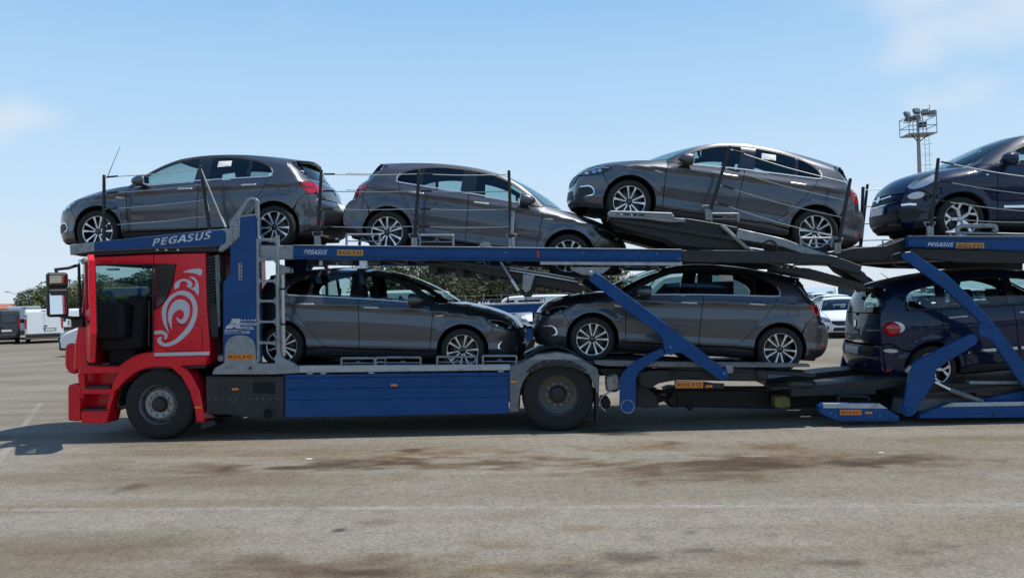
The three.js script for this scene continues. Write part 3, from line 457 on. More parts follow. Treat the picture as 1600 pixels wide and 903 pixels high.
    part('upper_grille', F([[-.50, .615], [-.46, .52], [-.30, .475], [.30, .475], [.46, .52], [.50, .615], [.40, .632], [-.40, .632]], { off: .006 }), M.black, bump);
    for (let k = 0; k < 5; k++) { const y = .497 + k * .027, w = .40 + k * .022; for (let j = -6; j <= 6; j++) { const z = (j + (k % 2) * .5) / 6.5 * w; if (Math.abs(z) < w - .02) part('grille_stud', F([[z - .022, y], [z, y + .009], [z + .022, y], [z, y - .009]], { off: .010, skirt: .004 }), M.satin, bump); } }
    part('badge', F(circ(0, .565, .05, .05), { off: .016 }), M.chrome, bump);
    part('lower_grille', F(roundPoly([[-.42, .40], [.42, .40], [.47, .27], [-.47, .27]], .04), { off: .005 }), M.black, bump);
    part('front_lip', F([[-.52, .235], [.52, .235], [.52, .175], [-.52, .175]], { off: .006 }), M.plastic, bump);
    for (const s of [1, -1]) part('tail_light_inner', T([[s * .67, .965], [s * .67, .83], [s * .58, .85], [s * .46, .895], [s * .48, .94]], { off: .004 }), M.lensRed, group);
    part('number_plate', R([[-.26, .70], [.26, .70], [.26, .60], [-.26, .60]], { off: .008 }), M.plate, rb);
    part('rear_diffuser', R([[-.6, .36], [.6, .36], [.62, .22], [-.62, .22]], { off: .005 }), M.plastic, rb);
    part('tailgate_badge', T(circ(0, .90, .045, .045), { off: .01 }), M.chrome, tg);
    { const g = box(3.245, .845, 0, .03, .022, .8, .008); part('tailgate_handle', g, M.chrome, tg); }
    // roof spoiler with black ends beside the rear screen
    { const l = B.segs.roof[B.segs.roof.length - 1], lo = [l[0] - .02, l[1] - .045, l[2] - .005, l[3], l[4]]; part('roof_spoiler', ribbon([l, lo]), paint, group); part('spoiler_underside', ribbon([lo, [2.84, 1.30, .56, .05, .03]]), M.black, group); part('brake_light', box(l[0] + l[3] + .004, l[1] + l[4] - .022, 0, .008, .014, .34), M.lensDarkRed, group); }
    const side = patch([[2.80, 1.305], [2.93, 1.31], [3.0, 1.19], [3.06, 1.09], [2.96, 1.17]], B.sideF, [0, 0, 1], { off: .005, gap: 0 }); part('screen_blade', side, M.blackGloss, group); part('screen_blade', mirrorZ(side), M.blackGloss, group);
  },
};
function circ(x, y, a, b, n = 18) { return Array.from({ length: n }, (_, i) => [x + a * Math.cos(i / n * 6.2832), y + b * Math.sin(i / n * 6.2832)]); }
function ell(x, y, a, b, rot, n = 24) { const c = Math.cos(rot), s = Math.sin(rot); return Array.from({ length: n }, (_, i) => { const u = a * Math.cos(i / n * 6.2832), v = b * Math.sin(i / n * 6.2832); return [x + u * c - v * s, y + u * s + v * c]; }); }

// tall rounded people carrier
const MPV = {
  wb: 2.612, R: 0.315, archR: 0.362, archY: 0.325, halfTrack: 0.775, wheel: 'five', round: 0.15, creaseRef: 0.90, floor: 0.19, seatX: 1.0, seatY: 0.40, dash: [.52, .93], mirror: [.60, 1.13, 1.0, .13, .10, .10],
  front: [.12, .93, 2.3], rear: [2.4, .97, 2.8],
  crease: [[-.8, .86], [.4, .89], [1.5, .90], [3.2, .93]],
  width: [[.14, .79], [.22, .835], [.30, .862], [.40, .872], [.47, .882], [.56, .876], [.68, .884], [.80, .888], [.90, .886], [.98, .874], [1.06, .855], [1.14, .83], [1.25, .785], [1.38, .725], [1.5, .655], [1.6, .585], [1.7, .55]],
  edge: {
    bumper: [[-.60, .19, .50, -.10], [-.685, .28, .54, -.11], [-.71, .42, .55, -.11], [-.695, .56, .55, -.11], [-.66, .70, .56, -.11]],
    bonnet: [[-.655, .72, .56, -.11, .005], [-.58, .82, .58, -.12, .03], [-.42, .925, .62, -.12, .05], [-.2, .995, .67, -.12, .06], [.0, 1.035, .70, -.15, .06], [.19, 1.065, .72, -.25, .04]],
    windscreen: [[.20, 1.07, .72, -.25, .04], [.45, 1.23, .68, -.22, .03], [.75, 1.405, .635, -.17, .03], [.98, 1.515, .60, -.12, .03]],
    roof: [[.99, 1.518, .60, -.12, .03], [1.3, 1.575, .585, -.04, .055], [1.8, 1.60, .58, 0, .062], [2.4, 1.585, .575, 0, .06], [2.85, 1.54, .56, .03, .055], [3.10, 1.495, .545, .09, .05]],
    rearscreen: [[3.05, 1.46, .555, .08, .02], [3.13, 1.31, .615, .09, .01], [3.18, 1.15, .655, .09, 0]],
    tailgate: [[3.185, 1.135, .66, .09], [3.21, .98, .675, .10], [3.225, .82, .685, .11], [3.225, .70, .69, .115]],
    rearbumper: [[3.255, .68, .70, .12], [3.285, .58, .705, .125], [3.28, .42, .70, .12], [3.23, .28, .68, .10], [3.14, .22, .65, .06]],
  },
  panels(seg, S) {
    const fa = (a, b) => arcPts(0, S.archY, S.archR, a, b), ra = (a, b) => arcPts(S.wb, S.archY, S.archR, a, b);
    const bumperRows = seg('bumper'), rb = seg('rearbumper');
    const belt = [[.42, 1.075], [.8, 1.085], [1.45, 1.105], [2.4, 1.135], [2.85, 1.155]];
    const dloTop = [[.42, 1.085], [.62, 1.225], [.85, 1.35], [1.08, 1.44], [1.35, 1.495], [1.8, 1.515], [2.3, 1.50], [2.65, 1.46], [2.80, 1.40], [2.87, 1.28], [2.885, 1.17]];
    return [
      { name: 'front_bumper_side', mat: 'paint', poly: [...bumperRows, [-.45, .72], ...fa(140, 202), [-.36, .19]], opt: { cell: .022 }, sub: [
        { name: 'lower_intake', mat: 'black', poly: roundPoly([[-.72, .50], [-.52, .485], [-.47, .42], [-.50, .34], [-.70, .32]], .04), opt: { off: .004, cell: .02 } }, { name: 'lamp_brow', mat: 'chrome', poly: strokePoly([[-.69, .54], [-.60, .548], [-.53, .535]], .03), opt: { off: .006, cell: .02 } },
        { name: 'lower_lamp', mat: 'clear', poly: ell(-.535, .665, .085, .045, .12), opt: { off: .012, cell: .02 } }, { name: 'lower_lamp_bowl', mat: 'satin', poly: ell(-.535, .665, .088, .048, .12), opt: { off: .004, cell: .02 } },
      ] },
      { name: 'front_wing', mat: 'paint', poly: [...bumperRows.slice(-1), ...seg('bonnet').slice(1), [.40, 1.08], [.485, 1.05], [.475, .70], [.49, .31], ...fa(-6, 140), [-.45, .725]], opt: { cell: .025 }, sub: [
        { name: 'headlight_bowl', mat: 'satin', poly: ell(-.44, .868, .185, .072, .50), opt: { off: .004, cell: .02 } }, { name: 'headlight', mat: 'clear', poly: ell(-.44, .868, .18, .068, .50), opt: { off: .014, cell: .02 } },
        { name: 'side_repeater', mat: 'satin', poly: ell(.34, .93, .02, .012, 0), opt: { off: .006, cell: .02 } } ] },
      { name: 'front_door', mat: 'paint', poly: [[.485, 1.05], [.475, .70], [.49, .31], [1.44, .31], [1.45, .7], [1.45, 1.09], [.8, 1.07], [.5, 1.06]], sub: [{ name: 'door_handle', mat: 'satin', geo: handleGeo(1.27, .985, .24) }, { name: 'rubbing_strip', mat: 'chrome', poly: strokePoly([[.56, .485], [1.0, .49], [1.42, .495]], .035), opt: { off: .014, skirt: .012 } }] },
      { name: 'rear_door', mat: 'paint', poly: [[1.45, 1.09], [1.45, .7], [1.44, .31], [2.06, .33], [2.2, .47], [2.30, .66], [2.42, .82], [2.45, 1.0], [2.42, 1.12]], sub: [{ name: 'door_handle', mat: 'satin', geo: handleGeo(2.22, 1.0, .26) }, { name: 'rubbing_strip', mat: 'chrome', poly: strokePoly([[1.47, .495], [1.8, .50], [2.14, .505]], .035), opt: { off: .014, skirt: .012 } }] },
      { name: 'side_sill', mat: 'plastic', poly: [...fa(-6, -18).slice(0, 6), [.40, .215], [2.22, .215], ...ra(200, 184).slice(2, 12), [2.06, .324], [1.44, .304], [.49, .304]] },
      { name: 'body_side', mat: 'paint', poly: [[.20, 1.07], ...seg('windscreen').slice(1), ...seg('roof').slice(1), ...seg('rearscreen'), ...seg('tailgate'), [3.10, .70], [2.985, .60], ...ra(46, 184), [2.06, .33], [2.2, .47], [2.30, .66], [2.42, .82], [2.45, 1.0], [2.42, 1.12], [2.85, 1.142], [2.895, 1.165], ...dloTop.slice().reverse(), [.41, 1.08]], opt: { cell: .03 } },
      { name: 'rear_bumper_side', mat: 'paint', poly: [[3.10, .694], [3.22, .69], ...rb, [2.97, .21], ...ra(-20, 46).slice(1, -1), [2.985, .594]], opt: { cell: .025 }, sub: [{ name: 'rear_reflector', mat: 'lensDarkRed', poly: ell(3.18, .33, .07, .025, 0), opt: { off: .004, cell: .02 } }, { name: 'reversing_light', mat: 'satin', poly: ell(3.12, .60, .085, .028, .12), opt: { off: .005, cell: .02 } }] },
      { name: 'tail_light_trim', mat: 'satin', poly: ell(3.035, .925, .105, .08, .15), opt: { cell: .02, gap: 0, off: .006, skirt: .01 }, sub: [{ name: 'tail_light', mat: 'lensRed', geo: B => { const g = new THREE.SphereGeometry(1, 24, 16); g.scale(.125, .105, .055); g.rotateY(.72); g.translate(3.085, .905, B.side(3.085, .905) - .012); return g; } }] },
      { name: 'door_window', mat: 'glass', poly: [[.70, 1.09], [.80, 1.285], [.98, 1.375], [1.15, 1.44], [1.375, 1.475], [1.40, 1.108]], opt: { off: -.006, skirt: 0, gap: 0, cell: .06 } },
      { name: 'front_quarter_window', mat: 'glass', poly: [[.48, 1.092], [.62, 1.2], [.74, 1.265], [.66, 1.092]], opt: { off: -.006, skirt: 0, gap: 0, cell: .06 } },
      { name: 'door_window', mat: 'glass', poly: [[1.50, 1.112], [1.475, 1.485], [1.8, 1.498], [2.28, 1.482], [2.36, 1.14]], opt: { off: -.006, skirt: 0, gap: 0, cell: .06 } },
      { name: 'quarter_window', mat: 'glass', poly: [[2.47, 1.15], [2.40, 1.468], [2.64, 1.442], [2.77, 1.385], [2.845, 1.27], [2.86, 1.17]], opt: { off: -.006, skirt: 0, gap: 0, cell: .06 } },
      { name: 'window_frame', mat: 'blackGloss', poly: [[1.39, 1.10], [1.365, 1.50], [1.48, 1.51], [1.505, 1.105]], opt: { off: -.003, gap: 0 } }, { name: 'window_frame', mat: 'blackGloss', poly: [[2.35, 1.13], [2.27, 1.51], [2.41, 1.495], [2.475, 1.14]], opt: { off: -.003, gap: 0 } }, { name: 'window_frame', mat: 'blackGloss', poly: [[.655, 1.085], [.74, 1.27], [.81, 1.31], [.705, 1.085]], opt: { off: -.003, gap: 0 } },
      { name: 'window_seal', mat: 'black', poly: strokePoly(smoothRow(dloTop, .04).map(p => [p[0] + .002, p[1] - .012]), .032), opt: { off: -.002, gap: 0, cell: .03 } },
      { name: 'window_seal', mat: 'black', poly: strokePoly(smoothRow(belt, .05), .026), opt: { off: .003, gap: 0, cell: .03 } },
    ];
  },
  linerPoly(seg, S) { return [...seg('bumper'), ...seg('bonnet'), [.42, 1.07], [1.45, 1.095], [2.42, 1.125], [2.9, 1.15], [2.91, 1.28], [2.84, 1.42], [2.70, 1.49], ...seg('roof').filter(p => p[0] > 2.75), ...seg('rearscreen'), ...seg('tailgate'), ...seg('rearbumper'), [2.97, .22], ...arcPts(S.wb, S.archY, S.archR, -20, 200), [.40, .22], ...arcPts(0, S.archY, S.archR, -20, 200), [-.37, .2]]; },
  fittings({ F, R, T, bump, tg, rb, group, paint, B, rib }) {
    part('lower_grille', F(roundPoly([[-.50, .46], [.50, .46], [.52, .30], [-.52, .30]], .05), { off: .006 }), M.black, bump);
    part('upper_grille', F(roundPoly([[-.36, .66], [.36, .66], [.42, .575], [-.42, .575]], .03), { off: .006 }), M.black, bump);
    part('chrome_strip', F(strokePoly([[-.50, .60], [-.25, .572], [0, .562], [.25, .572], [.50, .60]], .018), { off: .014 }), M.chrome, bump);
    for (const s of [1, -1]) part('chrome_whisker', F(strokePoly([[s * .07, .675], [s * .2, .682], [s * .34, .692]], .024), { off: .014 }), M.chrome, bump);
    part('badge', F(circ(0, .675, .06, .05), { off: .02 }), M.chrome, bump);
    part('number_plate', F([[-.26, .545], [.26, .545], [.26, .435], [-.26, .435]], { off: .02 }), M.plate, bump);
    for (const s of [1, -1]) part('plate_band', F([[s * .26, .545], [s * .26, .435], [s * .22, .435], [s * .22, .545]], { off: .023, skirt: 0 }), M.plateBlue, bump);
    part('front_lip', F([[-.52, .255], [.52, .255], [.50, .195], [-.50, .195]], { off: .006 }), M.plastic, bump);
    part('rear_plate', R([[-.26, .655], [.26, .655], [.26, .55], [-.26, .55]], { off: .012 }), M.plate, rb);
    part('bumper_insert', R(roundPoly([[-.62, .67], [.62, .67], [.60, .53], [-.60, .53]], .03), { off: .004 }), M.black, rb);
    part('rear_diffuser', R([[-.6, .34], [.6, .34], [.62, .23], [-.62, .23]], { off: .005 }), M.plastic, rb);
    part('tailgate_badge', T(circ(0, .98, .06, .06), { off: .012 }), M.chrome, tg);
    part('tailgate_strip', T(strokePoly([[-.5, .735], [0, .725], [.5, .735]], .03), { off: .012 }), M.chrome, tg);
    { const rows = B.segs.roof.slice(-8), l = rows[rows.length - 1]; part('roof_spoiler', [ribbon(rows.map(r => [r[0], r[1] - .04, r[2], r[3], r[4]])), box(l[0] + .05, l[1] + .01, 0, .05, .035, .94, .012)], paint, group); part('brake_light', box(l[0] + .085, l[1] + .015, 0, .01, .018, .4), M.lensRed, group); }
    part('wiper', [bar(V(3.26, 1.13, -.05), V(3.22, 1.2, .36), .008), box(3.27, 1.12, -.05, .05, .05, .07, .015)], M.black, group);
    part('aerial', bar(V(2.75, 1.60, 0), V(2.86, 1.70, 0), .006, .003), M.black, group);
  },
};
// put a car on its deck: pixels of its two near wheel centres, which lie on the plane of the wheel faces
const CARZ = -1.25, decks = [];
function placeCar(o, S, fpx, rpx) {
  const z = CARZ + S.halfTrack + .09, A = P(...fpx, z), B = P(...rpx, z), d = B.clone().sub(A), mid = A.clone().add(B).multiplyScalar(.5), dir = d.clone().normalize(), flip = d.x < 0;
  const up = flip ? V(dir.y, -dir.x, 0) : V(-dir.y, dir.x, 0);
  const org = mid.clone().addScaledVector(dir, -S.wb / 2).addScaledVector(up, -S.R); org.z = CARZ;
  o.rotation.order = 'ZYX'; o.rotation.y = flip ? Math.PI : 0; o.rotation.z = flip ? Math.atan2(-dir.y, -dir.x) : Math.atan2(dir.y, dir.x); o.position.copy(org);
  console.log(o.name, 'wheelbase from photo', d.length().toFixed(3), 'y', org.y.toFixed(2), 'tilt', (o.rotation.z * 57.3).toFixed(1));
  decks.push({ org, dir, up, S }); return o;
}
const hatch = buildCar(HATCH, M.greyPaint, thing('grey_hatchback', 'grey hatchback above the red cab, nose over the windscreen', 'car', 'grey hatchbacks on the transporter'));
const carAt = (proto, name, label, grp) => { const c = proto.clone(); c.name = numbered(name); c.userData = { label, category: 'car', group: grp }; scene.add(c); return c; };
const hatchGroup = 'grey hatchbacks on the transporter';
const cars = [hatch, carAt(hatch, 'grey_hatchback', 'grey hatchback on the upper deck between the two others, nose down', hatchGroup), carAt(hatch, 'grey_hatchback', 'grey hatchback tilted nose up on the raised upper tray', hatchGroup), carAt(hatch, 'grey_hatchback', 'grey hatchback on the lower deck behind the ladder', hatchGroup), carAt(hatch, 'grey_hatchback', 'grey hatchback on the lower deck behind the slanting blue strut', hatchGroup)];
placeCar(cars[0], HATCH, [151.2, 361.8], [427.1, 354.6]);
placeCar(cars[1], HATCH, [887.5, 400], [605.1, 363.2]);
placeCar(cars[2], HATCH, [984.2, 315.2], [1274.5, 361.7]);
placeCar(cars[3], HATCH, [723, 547.9], [439, 541]);
placeCar(cars[4], HATCH, [926, 530.1], [1219.9, 546.2]);
const mpv = buildCar(MPV, M.navyPaint, thing('navy_people_carrier', 'navy people carrier on the upper trailer deck, headlights towards the hatchback', 'car', 'navy people carriers on the trailer'));
const mpv2 = carAt(mpv, 'navy_people_carrier', 'navy people carrier on the lower trailer deck behind the blue arms', 'navy people carriers on the trailer');
placeCar(mpv, MPV, [1505.1, 342.1], [1806, 343]);
placeCar(mpv2, MPV, [1764, 549], [1459, 576]);
// delivery papers on the side windows
for (const c of [cars[0], cars[2], cars[4]]) { const b = bodyShape(HATCH); const g = patch([[1.76, 1.235], [1.965, 1.24], [1.965, 1.328], [1.765, 1.325]], b.sideF, [0, 0, 1], { off: .004, gap: 0, skirt: 0 }); { const u = g.attributes.uv; for (let i = 0; i < u.count; i++) u.setXY(i, (u.getX(i) - 1.74) / .225, (u.getY(i) - 1.225) / .1); } part('delivery_paper', g, M.printed, c); }
// ---------------------------------------------------------------- the transporter lorry
const MIDZ = -1.25, farZ = g => mirrorZ(g, MIDZ);
const truck = thing('car_transporter', 'red and blue two deck car transporter lorry with open cab door', 'truck');
const trailer = thing('transporter_trailer', 'blue two deck car trailer coupled behind the lorry', 'trailer');
const TP = (n, g, m, par = truck) => { const a = part(n, g, m, par); uvMetres(a.geometry); return a; };
const TB = (n, g, m, par = truck) => { g = join([g]); return [TP(n, g, m, par), TP(n, farZ(g), m, par)]; };
const q1 = p => Q(2.8225, 60, 380, p), q4 = p => Q(5.016, 90, 520, p), qm = p => Q(6.45, 60, 390, p), qd = p => Q(4.324, 90, 340, p), qc = p => Q(4.513, 330, 300, p), qb = p => Q(7.527, 330, 480, p), qs = p => Q(5.015, 220, 390, p), qf = p => Q(5.644, 780, 530, p), q7 = p => Q(3.0096, 800, 390, p), q8 = p => Q(3.0088, 1260, 390, p), qt = p => Q(6.154, 640, 360, p), qu = p => Q(4.516, 1110, 220, p), q5 = p => Q(3.7625, 1280, 180, p);
const SZ = -0.05; // cab side plane

// cab shell
{
  const panel = q1([[505, 92], [505, 50], [620, 46], [733, 44], [740, 300], [755, 478], [737, 537], [590, 541], [505, 498], [505, 296], [530, 282], [560, 252], [590, 182], [604, 92]]);
  const [side] = TB('cab_side_panel', plate(panel, SZ, .06, .008), M.red);
  TB('quarter_panel', plate(q1([[507, 94], [602, 94], [588, 182], [558, 251], [529, 280], [507, 294]]), SZ - .012, .03, .004), M.blackGloss);
  TB('roof_rail', plate(q1([[222, 64], [503, 50], [503, 92], [300, 95], [240, 97]]), SZ, .09, .008), M.red);
  TB('front_pillar', plate(q1([[208, 66], [240, 64], [236, 100], [214, 330], [206, 500], [216, 545], [172, 556], [176, 440], [186, 330]]), SZ - .02, .08, .008), M.red);
  TB('door_seal', pipe(q1([[246, 98], [372, 94], [502, 94], [503, 300], [504, 494], [435, 500], [400, 516], [345, 541], [218, 540], [207, 500]]).map(p => P(p[0], p[1], SZ)), .011, 6), M.plastic);
  TB('grab_handle', pipe([P(232, 470, SZ - .01), P(232, 470, SZ + .03), P(231.5, 540, SZ + .03), P(231.5, 540, SZ - .01)], .013), M.black);
  TP('panel_seam', plate(strokePoly(q1([[508, 52], [506, 92]]), .8), SZ + .002, .004, 0), M.liner);
  // swirl, stripe and flap on the side panel
  const sw = l => { const s = smoothRow(qs(l).map(p => { const w = P(p[0], p[1], SZ); return [w.x, w.y]; }), .02); const g = new THREE.ShapeGeometry(new THREE.Shape(s.map(p => new THREE.Vector2(...p)))); g.translate(0, 0, SZ + .003); return g; };
  const dec = [
    [[215, 655], [180, 590], [163, 530], [163, 470], [185, 415], [225, 365], [280, 330], [335, 322], [390, 345], [428, 400], [442, 470], [430, 545], [392, 628], [325, 700], [255, 745], [195, 760], [150, 747], [125, 715], [132, 690], [165, 682], [156, 706], [175, 730], [205, 731], [260, 706], [318, 655], [368, 590], [398, 520], [404, 450], [384, 395], [342, 362], [292, 356], [245, 383], [212, 430], [196, 490], [198, 560], [216, 650]],
    [[240, 625], [218, 580], [208, 520], [222, 460], [255, 410], [300, 390], [345, 400], [375, 435], [380, 480], [370, 530], [345, 568], [315, 580], [288, 562], [273, 528], [300, 546], [322, 545], [335, 515], [330, 485], [305, 470], [275, 482], [248, 512], [238, 560], [241, 622]],
    [[325, 178], [380, 156], [470, 153], [468, 203], [425, 187], [370, 180], [327, 179]],
    [[258, 312], [265, 265], [300, 237], [345, 230], [390, 248], [402, 275], [386, 296], [356, 290], [366, 270], [350, 250], [320, 247], [301, 267], [299, 293], [280, 304], [260, 312]],
    [[372, 212], [410, 215], [440, 245], [452, 290], [447, 358], [420, 325], [378, 301], [408, 298], [426, 272], [418, 242], [374, 213]],
    [[100, 640], [150, 632], [190, 645], [206, 670], [200, 697], [178, 703], [184, 678], [160, 662], [100, 664]],
  ];
  for (const d of dec) TP('white_swirl', sw(d), M.decal, side);
  TP('white_stripe', plate(qs([[101, 810], [535, 799], [535, 825], [101, 837]]), SZ + .004, .004, .001), M.decal, side);
  TP('locker_flap', (() => { const l = roundPoly(qs([[190, 590], [475, 592], [478, 790], [192, 795]]), 6); const s = strokePoly([...l, l[0]], .9); return plate(s, SZ + .002, .003, 0); })(), M.liner, side);
  // wing, steps, bumper corner
  TB('front_wing', plate(q4([[225, 257], [300, 264], [475, 262], [520, 225], [580, 185], [650, 160], [745, 148], [752, 190], [960, 186], [1172, 182], [1150, 252], [960, 258], [1005, 290], [1040, 330], [1105, 450], [1135, 600], [1140, 700], [1080, 700], [1068, 590], [1030, 460], [965, 345], [880, 270], [760, 266], [660, 285], [580, 325], [510, 385], [455, 450], [402, 472], [425, 400], [440, 370], [470, 318], [240, 322], [150, 332], [165, 270]]), SZ + .02, .30, .012), M.red);
  TB('step_frame', [plate(q4([[150, 332], [200, 326], [205, 440], [435, 440], [440, 470], [405, 474], [392, 482], [190, 482], [192, 520], [175, 515]]), SZ + .012, .10, .008), plate(q4([[440, 470], [405, 474], [375, 600], [398, 612]]), SZ + .01, .16, .006)], M.red);
  TB('lower_step_panel', plate(roundPoly(q4([[172, 615], [400, 611], [376, 712], [176, 710]]), 2), SZ + .025, .34, .014), M.red);
  TB('step_tread', [plate(q4([[200, 420], [405, 415], [410, 440], [200, 443]]), SZ + .005, .26, .004)], M.black);
  TB('step_tread', [plate(q4([[187, 596], [378, 594], [372, 614], [185, 616]]), SZ + .015, .30, .004)], M.black);
  TB('step_well', [plate(q4([[170, 320], [470, 320], [400, 640], [170, 640]]), SZ - .22, .02, .002)], M.red);
  TP('bumper', [plate(roundPoly(q4([[70, 412], [145, 392], [165, 440], [165, 696], [72, 690]]), 4), SZ + .04, 2.40 + .08 - .05, .02)], M.red);
  TP('bumper_grille', boxAB([P(103, 630, 0).x - .012, .62, -2.0], [P(103, 630, 0).x + .05, .86, -.5]), M.black);
  for (const z of [-.32, -2.18]) { const a = P(112, 607, SZ); TP('headlight', box(a.x - .038, a.y - .05, z, .09, .2, .34, .02), M.clear); TP('headlight_bowl', box(a.x - .02, a.y - .05, z, .06, .18, .32, .02), M.chrome); }
  const fx = P(121, 500, SZ).x;
  TP('front_panel', plate(q1([[174, 330], [206, 330], [200, 545], [165, 562], [150, 560], [156, 440]]), -.10, 2.30, .02), M.red);
  TP('bull_bar', [plate(roundPoly(q4([[50, 100], [90, 80], [148, 86], [160, 130], [152, 300], [128, 326], [72, 312], [48, 260]]), 5), -.36, 1.78, .02)], M.red);
  { const a = P(125, 404, SZ), b = P(119, 499, SZ), g = boxAB([-.012, 0, -2.36], [.012, Math.hypot(a.x - b.x, a.y - b.y), -.14]); g.rotateZ(-Math.atan2(a.x - b.x, a.y - b.y)); g.translate(b.x, b.y, 0); TP('windscreen', g, M.glass); }
  TP('sun_visor', [plate(q1([[178, 74], [222, 54], [226, 60], [186, 92]]), -.06, 2.38, .004)], M.glassDark);
  TP('wiper_panel', plate(q1([[158, 330], [212, 326], [212, 352], [160, 350]]), -.08, 2.34, .01), M.black);
  const y0 = P(230, 571, SZ).y, yr = P(330, 395.5, SZ).y, xb = P(322, 480, SZ).x, xf = P(140, 400, SZ).x;
  TP('cab_roof', plate(q1([[214, 62], [505, 48], [733, 42], [734, 56], [505, 62], [240, 76]]), SZ - .02, 2.36, .01), M.red);
  TP('cab_back_wall', boxAB([xb - .05, y0, SZ - .06], [xb, yr - .03, -2.44]), M.red);
  TP('cab_floor', boxAB([xf - .1, y0 - .06, SZ - .04], [xb - .06, y0, -2.44]), M.plastic);
  TP('cab_lining', [boxAB([xb - .09, y0 + .02, SZ - .08], [xb - .06, yr - .1, -2.42]), boxAB([xf + .1, yr - .12, SZ - .1], [xb - .1, yr - .08, -2.4])], M.trim);
  TP('roof_lamp', box(P(176, 420, -1).x, yr - .14, -1.0, .16, .03, .1, .01), M.satin);
  // far door, closed
  { const g = plate(q1([[216, 330], [360, 308], [503, 296], [503, 496], [435, 498], [345, 541], [218, 541]]), SZ, .05, .006); TP('far_door', farZ(g), M.red); const w = plate(q1([[240, 98], [503, 94], [503, 294], [216, 328]]), SZ - .02, .006, 0); TP('far_door_window', farZ(w), M.glass); }
  // seats, dash, wheel
  const sx = P(222, 520, -.6).x;
  for (const z of [-.55, -1.95]) { const s = new THREE.Group(); s.name = 'cab_seat'; truck.add(s); TP('cushion', box(sx - .22, y0 + .30, z, .55, .2, .52, .07), M.seat, s); const b = new RoundedBoxGeometry(.2, .78, .52, 3, .08); b.rotateZ(-.12); b.translate(sx + .08, y0 + .60, z); TP('backrest', b, M.seat, s); TP('pedestal', box(sx - .2, y0 + .12, z, .4, .24, .4, .04), M.trim, s); }
  TP('dashboard', [boxAB([xf - .12, y0 + .38, -.2], [xf + .38, y0 + .92, -2.3], .08), box(xf + .46, y0 + .92, -.6, .2, .16, .5, .05)], M.trim);
  TP('seat_back_bunk', boxAB([xb - .42, y0 + .02, -.12], [xb - .1, y0 + .62, -2.38], .06), M.seat);
  { const t = new THREE.TorusGeometry(.23, .017, 8, 30); t.rotateY(Math.PI / 2); t.rotateZ(-.75); t.translate(xf + .66, y0 + .98, -.55); TP('steering_wheel', [t, bar(V(xf + .4, y0 + .75, -.55), V(xf + .66, y0 + .98, -.55), .035)], M.black); }
  // driver's door standing open
  { const hx = P(141, 480, SZ), L = .98, al = 56 * Math.PI / 180, d = new THREE.Group(); d.name = 'open_door'; truck.add(d);
    const yb = P(141, 556, SZ).y - .06, yt = P(141, 404, SZ).y, yw = P(141, 488, SZ).y; const loc = (g) => { g.rotateY(-al); g.translate(hx.x - .03, 0, SZ + .03); return g; };
    const out = [[0, yb + .1], [.06, yb], [L - .35, yb], [L - .1, yb + .25], [L, yb + .4], [L, yt - .08], [L - .05, yt], [.14, yt], [0, yw]], win = [[.07, yw + .03], [.18, yt - .07], [L - .1, yt - .07], [L - .1, yw + .05]];
    TP('door_skin', loc(extrudeXY(out, .035, .075, .008, [win])), M.red, d); TP('door_lining', loc(extrudeXY(inset(out, .05), -.035, .02, .004, [win])), M.trim, d); TP('door_window', loc(extrudeXY(win, .01, .005, 0)), M.glass, d); TP('door_handle', loc(box(L - .16, yw - .12, .05, .16, .04, .03, .012)), M.black, d); }
  // mirrors
  { const m = new THREE.Group(); m.name = 'mirror_assembly'; truck.add(m); const z0 = .03, z1 = .30, zc = .165;
    const c1 = P(88, 438, zc), c2 = P(88.5, 473, zc), ra = r => g => { g.rotateY(r); return g; };
    const hous = (c, h) => { const g = new RoundedBoxGeometry(.12, h, .27, 3, .045); g.rotateY(-.85); g.translate(c.x, c.y, c.z); return g; }, face = (c, h, t = .05) => { const g = box(.062, 0, 0, .006, h, .205, .002); g.rotateZ(t); g.rotateY(-.85); g.translate(c.x, c.y, c.z); return g; };
    TP('mirror_housing', hous(c1, .22), M.black, m); TP('mirror_glass', face(c1, .15, -.14), M.mirror, m); TP('mirror_housing', hous(c2, .40), M.black, m); TP('mirror_glass', face(c2, .33), M.mirror, m);
    TP('mirror_arm', [pipe([P(118, 415, -.05), P(105, 419, .1), P(86, 421, zc), P(88, 428, zc)], .022), pipe([P(128, 497, -.05), P(110, 497, .12), P(92, 493, zc), P(89, 488, zc)], .026), pipe([P(122, 412, -.02), P(125, 498, -.02)], .02)], M.black, m);
    TP('mirror_bracket', plate(qm([[315, 690], [440, 690], [440, 780], [320, 780]]), .02, .1, .01), M.black, m);
    TP('marker_aerial', bar(P(122.3, 414, 0), P(122.6, 405, 0), .008, .004), M.black, m); }
  TP('far_mirror_assembly', [farZ(box(P(95, 460, 0).x, P(95, 460, 0).y, .16, .12, .6, .26, .05)), farZ(pipe([P(118, 415, -.05), P(86, 421, .16)], .02)[0])], M.black);
  TP('radio_aerial', bar(P(167, 276, -1.2), P(187, 228, -1.2), .006, .003), M.darkMetal);
  // air intake and gear behind the cab
  for (let k = 0; k < 16; k++) TP('intake_slat', plate(qs([[512, 62 + k * 24], [578, 50 + k * 24], [578, 62 + k * 24], [512, 76 + k * 24]]), SZ - .01, .05, .003), M.plastic);
  TP('intake_duct', plate(qs([[505, 50], [600, 40], [606, 430], [602, 690], [545, 690], [512, 470]]), SZ - .05, .3, .01), M.plastic);
  TP('intake_post', plate(qs([[575, 44], [602, 38], [612, 280], [618, 600], [600, 610], [582, 300]]), SZ + .005, .04, .006), M.greyMetal);
  TP('service_lines', [pipe([P(340, 420, -.4), P(341, 560, -.4)], .05), pipe([P(333, 460, -.7), P(336, 570, -.7)], .04), pipe([P(345, 410, -1.3), P(345, 580, -1.3)], .09)], M.darkMetal);
